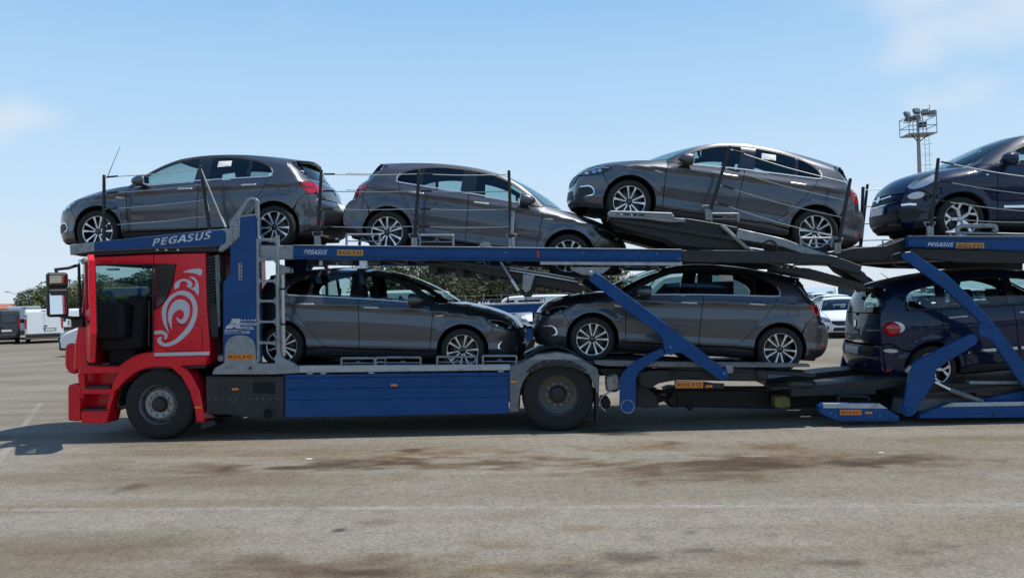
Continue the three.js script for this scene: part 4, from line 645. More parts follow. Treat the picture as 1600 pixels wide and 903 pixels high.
  TP('fuel_cap', plate(circlePx(344, 560, 5.5), -.2, .06, .008), M.galv);
}
// lorry wheels
function lorryWheel(front) {
  const w = new THREE.Group(); w.name = 'wheel'; const R = .505;
  part('tyre', [lathe([[.29, -.15], [.33, -.152], [.42, -.156], [.475, -.14], [.497, -.115], [.503, -.08], [.497, -.075], [.497, -.065], [.505, -.06], [.505, -.01], [.497, -.006], [.497, .006], [.505, .01], [.505, .06], [.497, .065], [.497, .075], [.503, .08], [.497, .115], [.475, .14], [.42, .156], [.40, .153], [.33, .152], [.30, .15], [.285, .14]], 64)], M.truckRubber, w);
  if (front) {
    part('rim', [lathe([[.27, -.1], [.272, .08], [.282, .13], [.296, .142], [.30, .135]], 48), lathe([[.001, .09], [.12, .1], [.185, .125], [.205, .12], [.225, .075], [.272, .03]], 48)], M.steelWheel, w);
    part('hub', lathe([[.001, .165], [.08, .165], [.1, .15], [.115, .1]], 28), M.black, w);
    const h = []; for (let k = 0; k < 10; k++) { const a = k / 10 * 6.2832; h.push(...[new THREE.CylinderGeometry(.026, .026, .012, 12)].map(g => { g.rotateX(Math.PI / 2); g.translate(.248 * Math.cos(a + .3), .248 * Math.sin(a + .3), .058); return g; })); } part('vent_openings', h, M.black, w).userData.kind = 'stuff';
  } else {
    part('rim', [lathe([[.262, -.1], [.268, .06], [.285, .13], [.30, .146], [.308, .14], [.306, .13]], 48), lathe([[.001, -.02], [.13, -.02], [.19, -.03], [.215, .0], [.262, .03]], 48)], M.steelWheelDark, w);
    part('hub', lathe([[.001, .09], [.09, .085], [.115, .06], [.12, -.02]], 28), M.black, w);
  }
  const n = []; for (let k = 0; k < 10; k++) { const a = k / 10 * 6.2832; const g = new THREE.CylinderGeometry(.015, .017, .04, 6); g.rotateX(Math.PI / 2); g.translate(.155 * Math.cos(a), .155 * Math.sin(a), front ? .125 : 0); n.push(g); } part('wheel_nuts', n, M.steelWheel, w).userData.kind = 'stuff';
  return w;
}
{
  const f = lorryWheel(true), r = lorryWheel(false), F = P(246, 634, -.03), R = P(872, 625, -.03);
  for (const [w, c, s] of [[f, F, 1], [f.clone(), F, -1], [r, R, 1], [r.clone(), R, -1]]) { w.position.set(c.x, .503, s > 0 ? -.19 : -2.31); w.rotation.y = s > 0 ? 0 : Math.PI; truck.add(w); }
  const r2 = r.clone(); r2.position.set(R.x, .503, -.55); truck.add(r2); const r3 = r.clone(); r3.position.set(R.x, .503, -1.95); truck.add(r3);
  for (const c of [F, R]) TP('axle', bar(V(c.x, .5, -.3), V(c.x, .5, -2.2), .09), M.black);
  for (const z of [-.85, -1.65]) TP('chassis_rail', boxAB([P(150, 600, 0).x, .68, z - .04], [P(1010, 600, 0).x, .95, z + .04]), M.black);
  TP('engine_sump', boxAB([F.x - .4, .42, -1.6], [F.x + 1.0, .95, -.9], .08), M.black); TP('underfloor', boxAB([F.x + .75, .40, -2.3], [R.x - .65, .72, -.25]), M.black);
  TP('wheel_arch_lining', [new THREE.CylinderGeometry(.60, .60, 2.36, 28, 1, true, -Math.PI / 2 - .1, Math.PI + .3).rotateX(Math.PI / 2).rotateZ(Math.PI).translate(F.x + .01, .53, -1.25)].map(g => flipTop(g, F.x, .62)), M.liner);
  TP('mud_flap', [plate(q1([[712, 790], [770, 780], [785, 800], [718, 822]]), -.08, .3, .004)], M.black);
}
// lower body
TP('tool_box', plate(q1([[735, 587], [1082, 587], [1082, 768], [1000, 764], [738, 754]]), -.02, .5, .012), M.darkMetal);
TP('tool_box_window', plate(roundPoly(q1([[945, 614], [1042, 612], [1042, 664], [945, 662]]), 2), -.016, .01, .001), M.liner);
for (let k = 0; k < 11; k++) TP('rivet', plate(circlePx(...q1([[750 + k * 30, 686]])[0], .9, 8), -.014, .012, .002), M.galv);
{ const c = P(421.4, 645.7, -.05); TP('exhaust_pipe', new THREE.CylinderGeometry(.068, .068, .5, 24, 1, true).rotateX(Math.PI / 2).translate(c.x, c.y, c.z - .17), M.steelWheelDark); TP('exhaust_pipe', new THREE.CylinderGeometry(.06, .06, .49, 24, 1, false).rotateX(Math.PI / 2).translate(c.x, c.y, c.z - .20), M.liner); }
const marker = (px, py, par = truck, z = 0) => { const c = P(px, py, z); TP('side_marker', box(c.x, c.y, z, .10, .036, .03, .012), M.orange, par); };
marker(367, 608); marker(615.4, 601.7, truck, .012); marker(803, 596); marker(309, 636.5, truck, .0);
{ // blue side boards with joints between them
  const L = 444.5, Rr = 795, tl = 585.3, tr = 581.5, bl = 652.5, br = 646, at = (x, t) => lerp(lerp(tl, bl, t), lerp(tr, br, t), (x - L) / (Rr - L));
  const cuts = [0, .085, .34, .60, 1]; for (let k = 0; k < 4; k++) { const a = cuts[k] + .0012, b = cuts[k + 1] - .0012; TP('side_board', plate([[L, at(L, a)], [Rr, at(Rr, a)], [Rr, at(Rr, b)], [L, at(L, b)]], -.008 + (k === 0 ? .012 : 0), .03, .005), M.blue); }
  TP('side_board_backing', plate([[L + 1, at(L, .01)], [Rr - 1, at(Rr, .01)], [Rr - 1, at(Rr, .99)], [L + 1, at(L, .99)]], -.04, .05, .003), M.liner);
  const far = [[321, 588], [796, 580], [796, 648], [321, 652]]; TP('far_side_board', farZ(plate(far, -.01, .04, .005)), M.blue);
  TP('deck_edge', plate([[466, 571.5], [797, 569.5], [797, 578.5], [466, 582.5]], .012, .10, .006), M.galvPale); TP('deck_edge', farZ(plate([[400, 571.5], [797, 569.5], [797, 578.5], [400, 582.5]], .0, .10, .006)), M.galvPale);
  for (const x of [479, 500, 575, 778]) TP('lashing_slot', plate([[x, 583 - (x - 466) * .012], [x + 9, 583 - (x - 466) * .012], [x + 9, 585 - (x - 466) * .012], [x, 585 - (x - 466) * .012]], .018, .01, .001), M.galvPale);
}
TB('rear_wing', plate(qf([[90, 240], [180, 215], [245, 182], [330, 142], [500, 120], [640, 140], [740, 185], [868, 258], [886, 330], [880, 485], [862, 480], [835, 395], [790, 310], [735, 285], [640, 215], [515, 190], [390, 205], [280, 280], [215, 370], [185, 450], [172, 560], [170, 640], [92, 650]]), .0, .62, .012), M.greyMetal);
TB('wing_trim', plate(qf([[235, 290], [300, 225], [400, 185], [510, 178], [630, 190], [720, 235], [775, 275], [740, 290], [650, 250], [515, 236], [390, 250], [300, 290]]), .010, .03, .004), M.darkMetal);
for (const [x, y] of [[290, 270], [355, 228], [432, 198], [508, 187], [587, 195], [660, 220], [730, 265]]) TP('rivet', plate(circlePx(...qf([[x, y]])[0], 1.1, 8), .016, .01, .002), M.galv);
TB('wing_top_plate', plate(qf([[250, 182], [330, 140], [500, 116], [640, 137], [738, 182]]), .006, .5, .006), M.galv);
TB('rear_mud_flap', plate([[930.5, 613], [936, 613], [936.5, 664], [931.5, 665]], -.02, .6, .004), M.black);
// chequered cover over the wheel behind the wing
{ const pts = Q(5.312, 820, 410, [[20, 790], [80, 735], [160, 705], [240, 692], [320, 705], [400, 745], [450, 790]]).map(p => P(p[0], p[1], -.35)); const gs = []; for (let i = 0; i + 1 < pts.length; i++) { const a = pts[i], b = pts[i + 1], n = 5; gs.push(beam(a, b, .012, .5, -.2)); for (let k = 0; k < n; k++) { const c = a.clone().lerp(b, (k + .5) / n); gs.push(box(c.x, c.y + .006, -.21, .045, .016, .05)); } } TP('chequer_cover', gs, M.darkMetal); }

// tower, ladder and base
{
  const col = qc([[200, 178], [305, 162], [314, 190], [318, 560], [325, 900]]).concat([[402, 500], [402, 545], [402, 585], [347.7, 585], [347.7, 500]], qc([[80, 640], [130, 575], [130, 380], [195, 312]]));
  TB('tower_column', plate(col, .0, .20, .006), M.blue);
  const outer = qc([[126, 210], [195, 120], [246, 50], [268, 40], [290, 37], [312, 42], [330, 60], [332, 200], [331, 330], [325, 480], [322, 330], [318, 190], [306, 165], [200, 180], [196, 314], [130, 378]]), hole = qc([[206, 164], [255, 78], [275, 56], [295, 56], [308, 72], [304, 152]]);
  TB('tower_head', plate(outer, .012, .05, .005, [hole.reverse()]), M.galv);
  for (const [x, y] of [[178, 200], [145, 245], [145, 270], [145, 296], [145, 322], [145, 346], [183, 222], [183, 246]]) TP('bolt_hole', plate(circlePx(...qc([[x, y]])[0], 1, 8), .015, .006, 0), M.liner);
  TP('slotted_strip', plate(roundPoly(qc([[188, 497], [215, 497], [215, 622], [188, 622]]), 3), .008, .012, .002), M.galv); for (const y of [510, 535, 560, 585, 607]) TP('bolt_hole', plate(circlePx(...qc([[203, y]])[0], 1.3, 8), .013, .006, 0), M.liner);
  // ladder: two stiles and separate rungs
  TB('ladder_stile', plate([[399.5, 372], [403.3, 372], [403.8, 470], [404.5, 566], [400.5, 566]], .014, .06, .004), M.galv); TB('ladder_stile', plate([[429.6, 368.5], [434.3, 367.5], [434.6, 470], [437, 552], [444, 561], [431.5, 566], [430.2, 470]], .014, .06, .004), M.galv);
  const rung = (y, h) => { const o = roundPoly([[403, y - 4.5], [403, y + h + 4.5], [406.5, y + h], [426.5, y + h], [430, y + h + 4.5], [430, y - 4.5], [426.5, y], [406.5, y]], .2, 1); return plate(o, .012, .05, .003); };
  for (const [y, h] of [[372.5, 4], [403, 4.4], [437, 4], [468.4, 4], [501, 3.6], [533.5, 4]]) TB('ladder_rung', rung(y, h), M.galv);
  const base = qb([[5, 790], [18, 745], [40, 712], [150, 655], [152, 470], [165, 430], [200, 370], [265, 336], [340, 326], [420, 340], [475, 378], [505, 430], [514, 480], [518, 600], [535, 648], [560, 662], [745, 662], [752, 560], [800, 555], [862, 610], [960, 655], [1020, 692], [1020, 775], [700, 790]]);
  TB('tower_foot', plate(base, .022, .06, .005), M.galv);
  TP('pivot_bush', [plate(circlePx(...qb([[452, 720]])[0], 4, 20), .034, .02, .003)], M.galv); TP('pivot_hole', plate(circlePx(...qb([[453, 718]])[0], 2.2, 16), .037, .006, 0), M.liner);
  TP('hydraulic_ram', [pipe([P(441, 424, -.12), P(442, 556, -.12)], .035, 14)], M.satin); TP('ram_collar', [bar(P(441, 450, -.12), P(441, 453, -.12), .045), bar(P(441, 505, -.12), P(441, 508, -.12), .045)], M.black);
  TP('ram_head', plate([[430, 412], [452, 418], [452, 426], [436, 428]], -.02, .16, .008), M.galv);
  TB('tower_link', plate([[402, 383], [458, 383.5], [458, 405], [402, 405]], -.03, .18, .006), M.galv);
}
// signs: a coloured plate with the maker's word, and the operator's name
function makerPlate(a, b, hpx, z, par, bright) { const p = TP('name_plate', plate(roundPoly([[a[0], a[1] - hpx], [b[0], b[1] - hpx], b, a], 1), z + .008, .008, .001), bright ? M.plateOrange : M.plateTan, par); const w = b[0] - a[0], m = hpx * .2; TP('lettering', lettering('ROLFO', [a[0] + w * .06, a[1] - m], [b[0] - w * .06, b[1] - m], hpx * .58, z + .0095, 0), M.ink, p); return p; }
makerPlate([354, 562.4], [395.4, 562.2], 9.3, .022, truck, true);
makerPlate([526, 399.2], [567, 399.6], 9.2, .012, truck, false);
makerPlate([1056, 606.3], [1099, 606.0], 10, .012, truck, true);
makerPlate([1495, 388.2], [1539, 388.6], 9.2, .012, trailer, false);
makerPlate([1313.2, 648.6], [1347, 648.4], 8.4, .012, trailer, true);
// operator badge on the tower
{ const z = .004; const b = qb([[240, 135], [330, 135], [332, 192], [300, 200], [270, 190], [215, 190]]), c = qb([[210, 198], [335, 200], [335, 250], [290, 252], [268, 232], [240, 250], [158, 252], [185, 215]]);
  const o = TP('operator_badge', [plate(b, z, .004, 0), plate(c, z, .004, 0)], M.white);
  for (let k = 0; k < 5; k++) { const cx = 350 + k * 40, st = Array.from({ length: 10 }, (_, i) => { const a = i / 10 * 6.2832 - 1.5708, r = i % 2 ? 8 : 19; return [cx + r * Math.cos(a), 154 + r * Math.sin(a)]; }); TP('star', plate(qb(st), z, .004, 0), M.white, o); }
  const tx = (s, x0, x1, y, h, sl = 0) => TP('lettering', lettering(s, qb([[x0, y]])[0], qb([[x1, y]])[0], h / 7.527, z, sl), M.white, o);
  tx('PREMIUM', 334, 528, 216, 34); tx('SPECIAL', 338, 500, 262, 34); tx('TEAM', 338, 446, 311, 34); tx('AutoMar', 146, 332, 292, 32, .3); tx('LOGISTICS', 146, 330, 314, 12); }
// deck over the cab
{
  TB('front_deck_beam', plate(qd([[240, 166], [1100, 82], [1122, 86], [1132, 100], [1132, 160], [1122, 176], [1096, 187], [240, 224]]), .012, .08, .006), M.blue);
  TB('front_deck_frame', [plate(qd([[75, 185], [90, 180], [240, 164], [1105, 76], [1165, 70], [1225, 60], [1225, 110], [1160, 190], [1100, 232], [1078, 224], [1096, 188], [1060, 192], [240, 228], [80, 252]]), .002, .07, .005)], M.galv);
  TB('front_deck_cap', plate(qd([[75, 184], [100, 179], [242, 163], [242, 228], [82, 251]]), .016, .09, .008), M.galv);
  TP('front_deck_underframe', plate(qd([[90, 215], [1080, 190], [1080, 232], [700, 236], [150, 262], [88, 250]]), -.04, 2.42, .01), M.black);
  for (const x of [660, 720, 800]) TP('deck_lamp', plate(qd([[x, 213], [x + 16, 212], [x + 16, 224], [x, 225]]), -.03, .03, .004), M.satin);
  TP('lettering', lettering('PEGASUS', [237, 384.6], [331.5, 372.6], 11.4, .0155, .42), M.white);
}
// upper side beam: web with flanges
{
  const topA = [458, 383.4], topB = [1065, 390.4], botB = [1065, 409.6], botA = [458, 404.6];
  const yT = x => lerp(383.4, 390.2, (x - 458) / 607), yB = x => lerp(404.8, 409.8, (x - 458) / 607);
  const strip = (x0, x1, t0, t1, z, d) => plate([[x0, lerp(yT(x0), yB(x0), t0)], [x1, lerp(yT(x1), yB(x1), t0)], [x1, lerp(yT(x1), yB(x1), t1)], [x0, lerp(yT(x0), yB(x0), t1)]], z, d, .003);
  const n = TB('upper_beam', strip(458, 1065, .03, .97, .0, .12), M.blue); TB('beam_flange', strip(458, 1065, 0, .10, .020, .16), M.blue); TB('beam_flange', strip(458, 1065, .70, .80, .020, .05), M.blue); TB('beam_flange', strip(458, 1065, .92, 1.0, .012, .16), M.blue);
  TB('beam_top_edge', strip(458, 1065, -.05, -.002, .022, .10), M.galvPale);
  TB('lower_flange', plate([[844, 408.6], [1066, 409.8], [1066, 415], [844, 413.4]], .01, .12, .004), M.galvPale);
  TB('beam_extension', plate([[1065, 390.6], [1110, 390.5], [1200, 391.5], [1290, 398.5], [1301, 402], [1303, 409], [1296, 412.6], [1180, 411], [1065, 409.4]], -.01, .12, .01), M.darkMetal);
  for (const [x, y] of [[790, 394.5], [912, 395.2], [1027, 396.2]]) TP('beam_bolt', plate(circlePx(x, y, 1.3, 10), .012, .014, .003), M.galv);
  TP('stop_tag', plate([[838.5, 392], [842.8, 392], [842.4, 403], [839, 403.4]], .024, .026, .003), M.redCarPaint);
  TP('lettering', lettering('PEGASUS', [473.6, 397.2], [511.4, 397.8], 7.4, .0032, .35), M.white);
  for (let k = 0; k < 12; k++) { const x = lerp(480, 1050, k / 11), a = P(x, yT(x) + 6, 0); TP('cross_member', boxAB([a.x - .05, a.y - .12, -.12], [a.x + .05, a.y - .02, -2.38]), M.black); }
}
// perforated wheel tracks under every car
function track(L, w, rows = 3) {
  const s = new THREE.Shape([[0, 0], [L, 0], [L, w], [0, w]].map(p => new THREE.Vector2(...p)));
  for (let r = 0; r < rows; r++) for (let i = 0; i < Math.floor(L / .085) - 1; i++) { const c = [.07 + i * .085 + (r % 2) * .04, w * (r + .6) / (rows + .2)]; s.holes.push(new THREE.Path(circ(c[0], c[1], .016, .016, 6).reverse().map(p => new THREE.Vector2(...p)))); }
  const g = new THREE.ExtrudeGeometry(s, { depth: .008, bevelEnabled: false }); g.rotateX(-Math.PI / 2); return prep(g);
}
{
  const trk = track(3.26, .52), lip = box(1.63, .02, .008, 3.26, .05, .016), lip2 = box(1.63, .02, -.528, 3.26, .05, .016), one = join([trk, lip, lip2]);
  decks.forEach((d, i) => {
    const own = i > 4 ? trailer : truck;
    for (const zc of [-.38, -1.60]) { const g = one.clone(); g.translate(-.20, 0, 0); const m = new THREE.Matrix4().makeBasis(d.dir.clone().setZ(0).normalize().x < 0 ? d.dir.clone() : d.dir.clone(), d.up.clone(), V(0, 0, d.dir.x < 0 ? -1 : 1)); g.applyMatrix4(m); const o = d.org; g.translate(o.x - d.up.x * .012, o.y - d.up.y * .012, zc - (d.dir.x < 0 ? .26 : -.26)); part('wheel_track', g, M.darkMetal, own); }
  });
}
// tilted tray that carries the nose-up car, and its lifting gear
{
  TB('tray_rail', plate([...qu([[200, 618], [520, 690], [830, 802]]), [1310, 401], [1306, 410], ...qu([[830, 858], [520, 748], [186, 690]])], -.06, .07, .006), M.galv);
  TB('tray_rail_end', plate(Q(3.2, 870, 200, [[1370, 640], [1440, 655], [1530, 690], [1520, 728], [1440, 712], [1370, 690]]), -.02, .14, .01), M.darkMetal);
  TB('tray_nose', plate(Q(3.2, 870, 200, [[265, 425], [430, 450], [660, 452], [800, 475], [905, 495], [910, 520], [830, 520], [900, 560], [970, 605], [840, 606], [700, 600], [600, 585], [555, 560], [400, 520], [300, 490], [262, 455]]), -.16, .5, .01), M.black);
  TB('tray_side', [plate(Q(3.2, 870, 200, [[430, 438], [640, 452], [645, 470], [560, 470], [430, 452]]), -.05, .06, .005)], M.galv);
  TP('tray_guard', [...pipe(Q(6.4, 880, 210, [[800, 830], [470, 812], [458, 795], [480, 776], [800, 785], [1080, 797], [1098, 822], [810, 812]]).map(p => P(p[0], p[1], -.05)), .022)], M.galv);
  TP('tray_ram', [bar(P(1128, 352, -.1), P(1168, 388, -.1), .028)], M.galv); TP('tray_ram_rod', bar(P(1160, 380, -.1), P(1185, 398, -.1), .016), M.satin);
  TP('tray_hose', curve([P(1193, 388, -.05), P(1196, 379, -.02), P(1205, 376, -.02), P(1213, 381, -.02), P(1215, 392, -.04)], .012), M.black);
  TP('far_tray', farZ(plate(qu([[200, 618], [830, 802], [830, 858], [186, 690]]), -.2, .1, .006)), M.galv);
  TP('bridge_ramp', [plate(Q(3.2, 870, 200, [[1100, 690], [1260, 700], [1480, 760], [1530, 775], [1560, 800], [1540, 810], [1340, 760], [1100, 712]]), -.2, .5, .01), plate([[1303, 408], [1330, 412], [1352, 426], [1362, 440], [1352, 444], [1318, 424]], -.25, .4, .01)], M.darkMetal);
}
// tray slung below the beam
{
  TB('lower_tray', plate(qt([[560, 312], [860, 360], [1160, 425], [1600, 500], [1660, 520], [1660, 612], [1560, 590], [1200, 520], [1000, 470], [700, 420], [500, 370], [250, 350], [60, 330], [60, 312]]), -.14, .10, .008), M.black);
  TB('tray_slide', plate(qt([[960, 350], [1300, 400], [1590, 455], [1590, 472], [1300, 420], [960, 366]]), -.08, .04, .003), M.galv); TB('tray_slide', plate(qt([[960, 378], [1300, 430], [1620, 490], [1620, 500], [1300, 446], [960, 388]]), -.06, .03, .003), M.satin);
  TP('tray_hanger', plate(qt([[1090, 418], [1205, 430], [1160, 575], [1120, 600], [1085, 560]]), -.02, .03, .005), M.galv);
  TP('tray_strut', [bar(P(...qt([[875, 300]])[0], -.04), P(...qt([[985, 480]])[0], -.04), .018)], M.galv); TP('tray_strut_rod', [bar(P(...qt([[980, 475]])[0], -.04), P(...qt([[1048, 580]])[0], -.04), .026)], M.satin);
  TP('tray_lever', plate(qt([[1035, 570], [1070, 560], [1120, 620], [1180, 560], [1200, 580], [1170, 640], [1110, 645]]), -.05, .06, .01), M.black);
  const hose = l => TP('hydraulic_hose', curve(qt(l).map(p => P(p[0], p[1], -.3)), .014), M.black); hose([[150, 385], [170, 430], [210, 450], [250, 420], [320, 410]]); hose([[640, 440], [680, 500], [740, 530], [800, 520], [860, 545], [870, 500]]); hose([[430, 400], [520, 410], [600, 440], [700, 480]]); hose([[700, 300], [740, 350], [770, 400], [790, 440]]);
  TP('cross_frame', [0, 1, 2, 3, 4, 5].map(k => { const a = P(...qt([[200 + k * 260, 350 + k * 36]])[0], 0); return boxAB([a.x - .06, a.y - .08, -.2], [a.x + .06, a.y + .06, -2.3]); })[0], M.black);
  for (let k = 1; k < 6; k++) { const a = P(...qt([[200 + k * 260, 350 + k * 36]])[0], 0); TP('cross_frame', boxAB([a.x - .06, a.y - .08, -.2], [a.x + .06, a.y + .06, -2.3]), M.black); }
  TP('work_lamp', plate([[561, 407], [573, 407], [573, 419.5], [561, 419.5]], -.02, .06, .006), M.white); TP('junction_box', plate([[498, 407], [503, 407], [503, 415], [498, 415]], -.03, .05, .005), M.galvPale);
}
// blue lifting arms over the rear wheel
{
  TB('pivot_bracket', plate(q7([[272, 82], [465, 82], [430, 112], [395, 122], [330, 118], [282, 98]]), .02, .04, .005), M.galv);
  TB('upper_arm', plate(q7([[362, 138], [372, 112], [398, 108], [430, 128], [640, 285], [860, 450], [1005, 565], [1022, 585], [1018, 606], [998, 616], [975, 610], [800, 487], [775, 485], [748, 497], [727, 488], [716, 462], [708, 415], [690, 395], [540, 285], [370, 150]]), .06, .06, .008), M.blue);
  TB('lower_arm', plate(q7([[708, 464], [728, 492], [700, 508], [630, 552], [596, 580], [583, 612], [584, 735], [578, 760], [560, 773], [535, 775], [512, 760], [507, 735], [509, 615], [520, 585], [545, 553], [600, 514], [650, 488]]), .035, .07, .008), M.blue);
  for (const [x, y, r, z] of [[370, 112, 4.2, .08], [745, 466, 4.6, .07], [998, 592, 5, .07]]) TP('pivot_pin', [plate(circlePx(...q7([[x, y]])[0], r), z, .06, .008), plate(circlePx(...q7([[x, y]])[0], r * .5), z + .012, .02, .004)], z > .075 ? M.galv : M.blue);
  TP('pivot_ring', plate(circlePx(...q7([[545, 738]])[0], 11, 28), .044, .01, .002, [circlePx(...q7([[545, 738]])[0], 9.3, 28).reverse()]), M.galv);
  TB('rear_deck_beam', plate(q7([[385, 522], [440, 520], [760, 528], [1205, 531], [1400, 538], [1405, 552], [1205, 554], [760, 552], [440, 548], [395, 540]]), -.02, .10, .006), M.greyMetal);
  TB('slide_beam', plate(q7([[590, 580], [650, 566], [760, 566], [1150, 572], [1190, 566], [1207, 585], [1205, 612], [1160, 620], [980, 618], [770, 614], [690, 630], [650, 655], [600, 640]]), -.10, .3, .012), M.black);
  TP('slide_knuckle', plate(roundPoly(q7([[1150, 568], [1190, 564], [1208, 582], [1206, 610], [1165, 618]]), 3), -.04, .14, .02), M.darkMetal);
  TP('slide_plate', plate(q7([[748, 568], [764, 568], [768, 655], [900, 655], [960, 650], [1000, 655], [1000, 630], [950, 628], [900, 620], [775, 618]]), -.02, .04, .004), M.darkMetal); marker(1108, 603.5);
  TP('latch', plate(roundPoly(q7([[1003, 540], [1040, 540], [1045, 580], [1010, 585]]), 3), -.005, .06, .008, []), M.galv);
  TP('air_tank', [(() => { const c = P(957, 597, -.35), g = new THREE.CapsuleGeometry(.1, .2, 4, 18); g.rotateX(Math.PI / 2); g.translate(c.x, c.y, c.z); return g; })()], M.greyMetal);
  TP('oil_bottle', plate(roundPoly(q7([[440, 600], [490, 580], [505, 600], [508, 660], [445, 670]]), 4), -.12, .2, .02), M.steelWheel);
  TP('tail_structure', plate(q7([[400, 560], [520, 556], [640, 575], [650, 600], [640, 650], [680, 690], [690, 740], [640, 745], [585, 740], [590, 620], [510, 600], [430, 590]]), -.25, .5, .01), M.black);
  TP('air_hose', curve(q7([[440, 760], [418, 735], [415, 705], [440, 680], [470, 665]]).map(p => P(p[0], p[1], -.1)), .012), M.galvPale);
  TP('tow_hook', plate(q7([[655, 655], [690, 660], [700, 690], [735, 700], [760, 660], [780, 655], [780, 742], [750, 742], [720, 705], [690, 725], [690, 742], [655, 735]]), -.9, .4, .02), M.black);
  TP('rear_lamp_cluster', plate(roundPoly(q7([[415, 690], [450, 690], [468, 720], [460, 745], [430, 748], [412, 730]]), 4), -.3, .2, .02), M.black);
}
// posts and their safety wires
const clampGeo = (px, py, z = -.03) => { const a = P(px, py, z), gs = [box(a.x, a.y - .075, z, .085, .15, .05, .012)]; gs.push(...pipe([V(a.x - .05, a.y, z), V(a.x - .075, a.y + .05, z), V(a.x + .075, a.y + .05, z), V(a.x + .05, a.y, z)], .009)); return gs; };
const posts = [['A', [161.5, 275], [161.5, 376], 0], ['B', [312.3, 260], [327, 360], 0], ['C', [501.6, 267], [495.5, 381], 1], ['D', [654.6, 267], [647, 384], 1], ['E', [795.2, 268], [799, 384.5], 1], ['F', [1141, 230], [1107, 340], 1], ['G', [1329.4, 280.6], [1309, 392], 1], ['H', [1467, 249], [1454, 366], 1]];
const postTop = {};
for (const [id, t, b, cl] of posts) { const z = -.03, own = id === 'H' ? trailer : truck, A = P(...t, z), B = P(...b, z); postTop[id] = [t, b]; const p = TP('guard_post', [bar(B, A, .026, .022), (() => { const s = new THREE.SphereGeometry(.023, 10, 8); s.translate(A.x, A.y, A.z); return s; })()], M.post, own); TP('guard_post', farZ(join([bar(B, A, .026, .022)])), M.post, own); if (cl) TP('post_clamp', clampGeo(b[0], b[1] - 13), M.galv, own); }
TP('post_sleeve', bar(P(801, 330, -.03), P(799.5, 366, -.03), .03), M.galv);
const wire = (a, b, own = truck, sag = .015, r = .0065) => { const A = P(...a, -.025), B = P(...b, -.025), m = A.clone().lerp(B, .5); m.y -= sag; TP('safety_wire', curve([A, m, B], r, 10, 5), M.cable, own); const l = .16 / A.distanceTo(B); if (A.distanceTo(B) > 1.2) TP('wire_tensioner', bar(A.clone().lerp(B, .03), A.clone().lerp(B, .03 + l), .013), M.black, own); };
for (const [a, b] of [[277, 264], [302, 288], [327, 312.4], [352.5, 337.6]]) wire([161.5, a], [313 + (b - 264) * .14, b]);
for (const y of [272, 298.5, 326.4, 353.8]) { wire([501 - (y - 267) * .05, y], [654.3 - (y - 267) * .06, y - .2]); wire([654.3 - (y - 267) * .06, y - .2], [795.5 + (y - 267) * .03, y + .6]); }
for (const [a, b] of [[[1140, 233], [1327.5, 286]], [[1132, 262], [1322, 313]], [[1124.4, 289], [1318, 340]], [[1115.5, 315], [1312, 372]]]) wire(a, b, truck, .03);
for (const [a, b] of [[[1466.6, 252], [1640, 281]], [[1464, 281.5], [1640, 307]], [[1461, 312.4], [1640, 333]], [[1458, 339.8], [1640, 348]]]) wire(a, b, trailer, .02);
TP('ratchet_strap', [bar(P(313, 263, -.02), P(350, 352, -.02), .008)], M.galvPale); TP('ratchet_strap', [bar(P(313, 265, -.03), P(343, 338, -.03), .007)], M.galvPale); TP('ratchet_strap', [bar(P(313, 264, -.05), P(326, 330, -.05), .006)], M.galvPale); TP('ratchet_buckle', bar(P(345, 339, -.02), P(352, 355, -.02), .016), M.satin);
{ const t = P(1349.5, 292, -2.2), b = P(1345, 392, -2.2); TP('guard_post', bar(b, t, .026), M.post, trailer); for (const y of [297, 323, 350, 376]) TP('safety_wire', bar(P(1348, y, -2.2), P(1420, y - 2, -2.2), .007), M.cable, trailer); }
for (const y of [272, 298, 326]) { TP('safety_wire', bar(P(540, y - 1, -2.2), P(760, y + 4, -2.2), .006), M.cable); }
// tubular wheel stops
const stop = (x0, x1, y0, y1, own = truck, z = -.06) => { const r = .016; TP('wheel_stop', [pipe([P(x0, y1, z), P(x0, y0 + 1, z), P(x0 + 1.5, y0, z), P(x1 - 1.5, y0, z), P(x1, y0 + 1, z), P(x1, y1, z)], r), pipe([P(x0, (y0 + y1) / 2 + 2, z), P(x1, (y0 + y1) / 2 + 2, z)], .008), pipe([P((x0 + x1) / 2 - 5, (y0 + y1) / 2 + 2, z), P((x0 + x1) / 2, y0 + 5, z), P((x0 + x1) / 2 + 5, (y0 + y1) / 2 + 2, z)], .006)], M.galv, own); };
stop(541, 593, 366.5, 383); stop(656, 708, 367.5, 384); stop(533, 585, 559.5, 571); stop(587, 602, 559, 570); stop(602, 657, 558.5, 571); stop(683, 745, 557.5, 570); stop(754.5, 807, 556, 569.5); stop(1112, 1154, 334, 346); stop(1252, 1300, 372, 386);
TP('tie_bracket', plate([[746, 386], [752, 379], [755, 377.5], [763, 377.5], [770, 386]], -.01, .04, .005), M.galv);

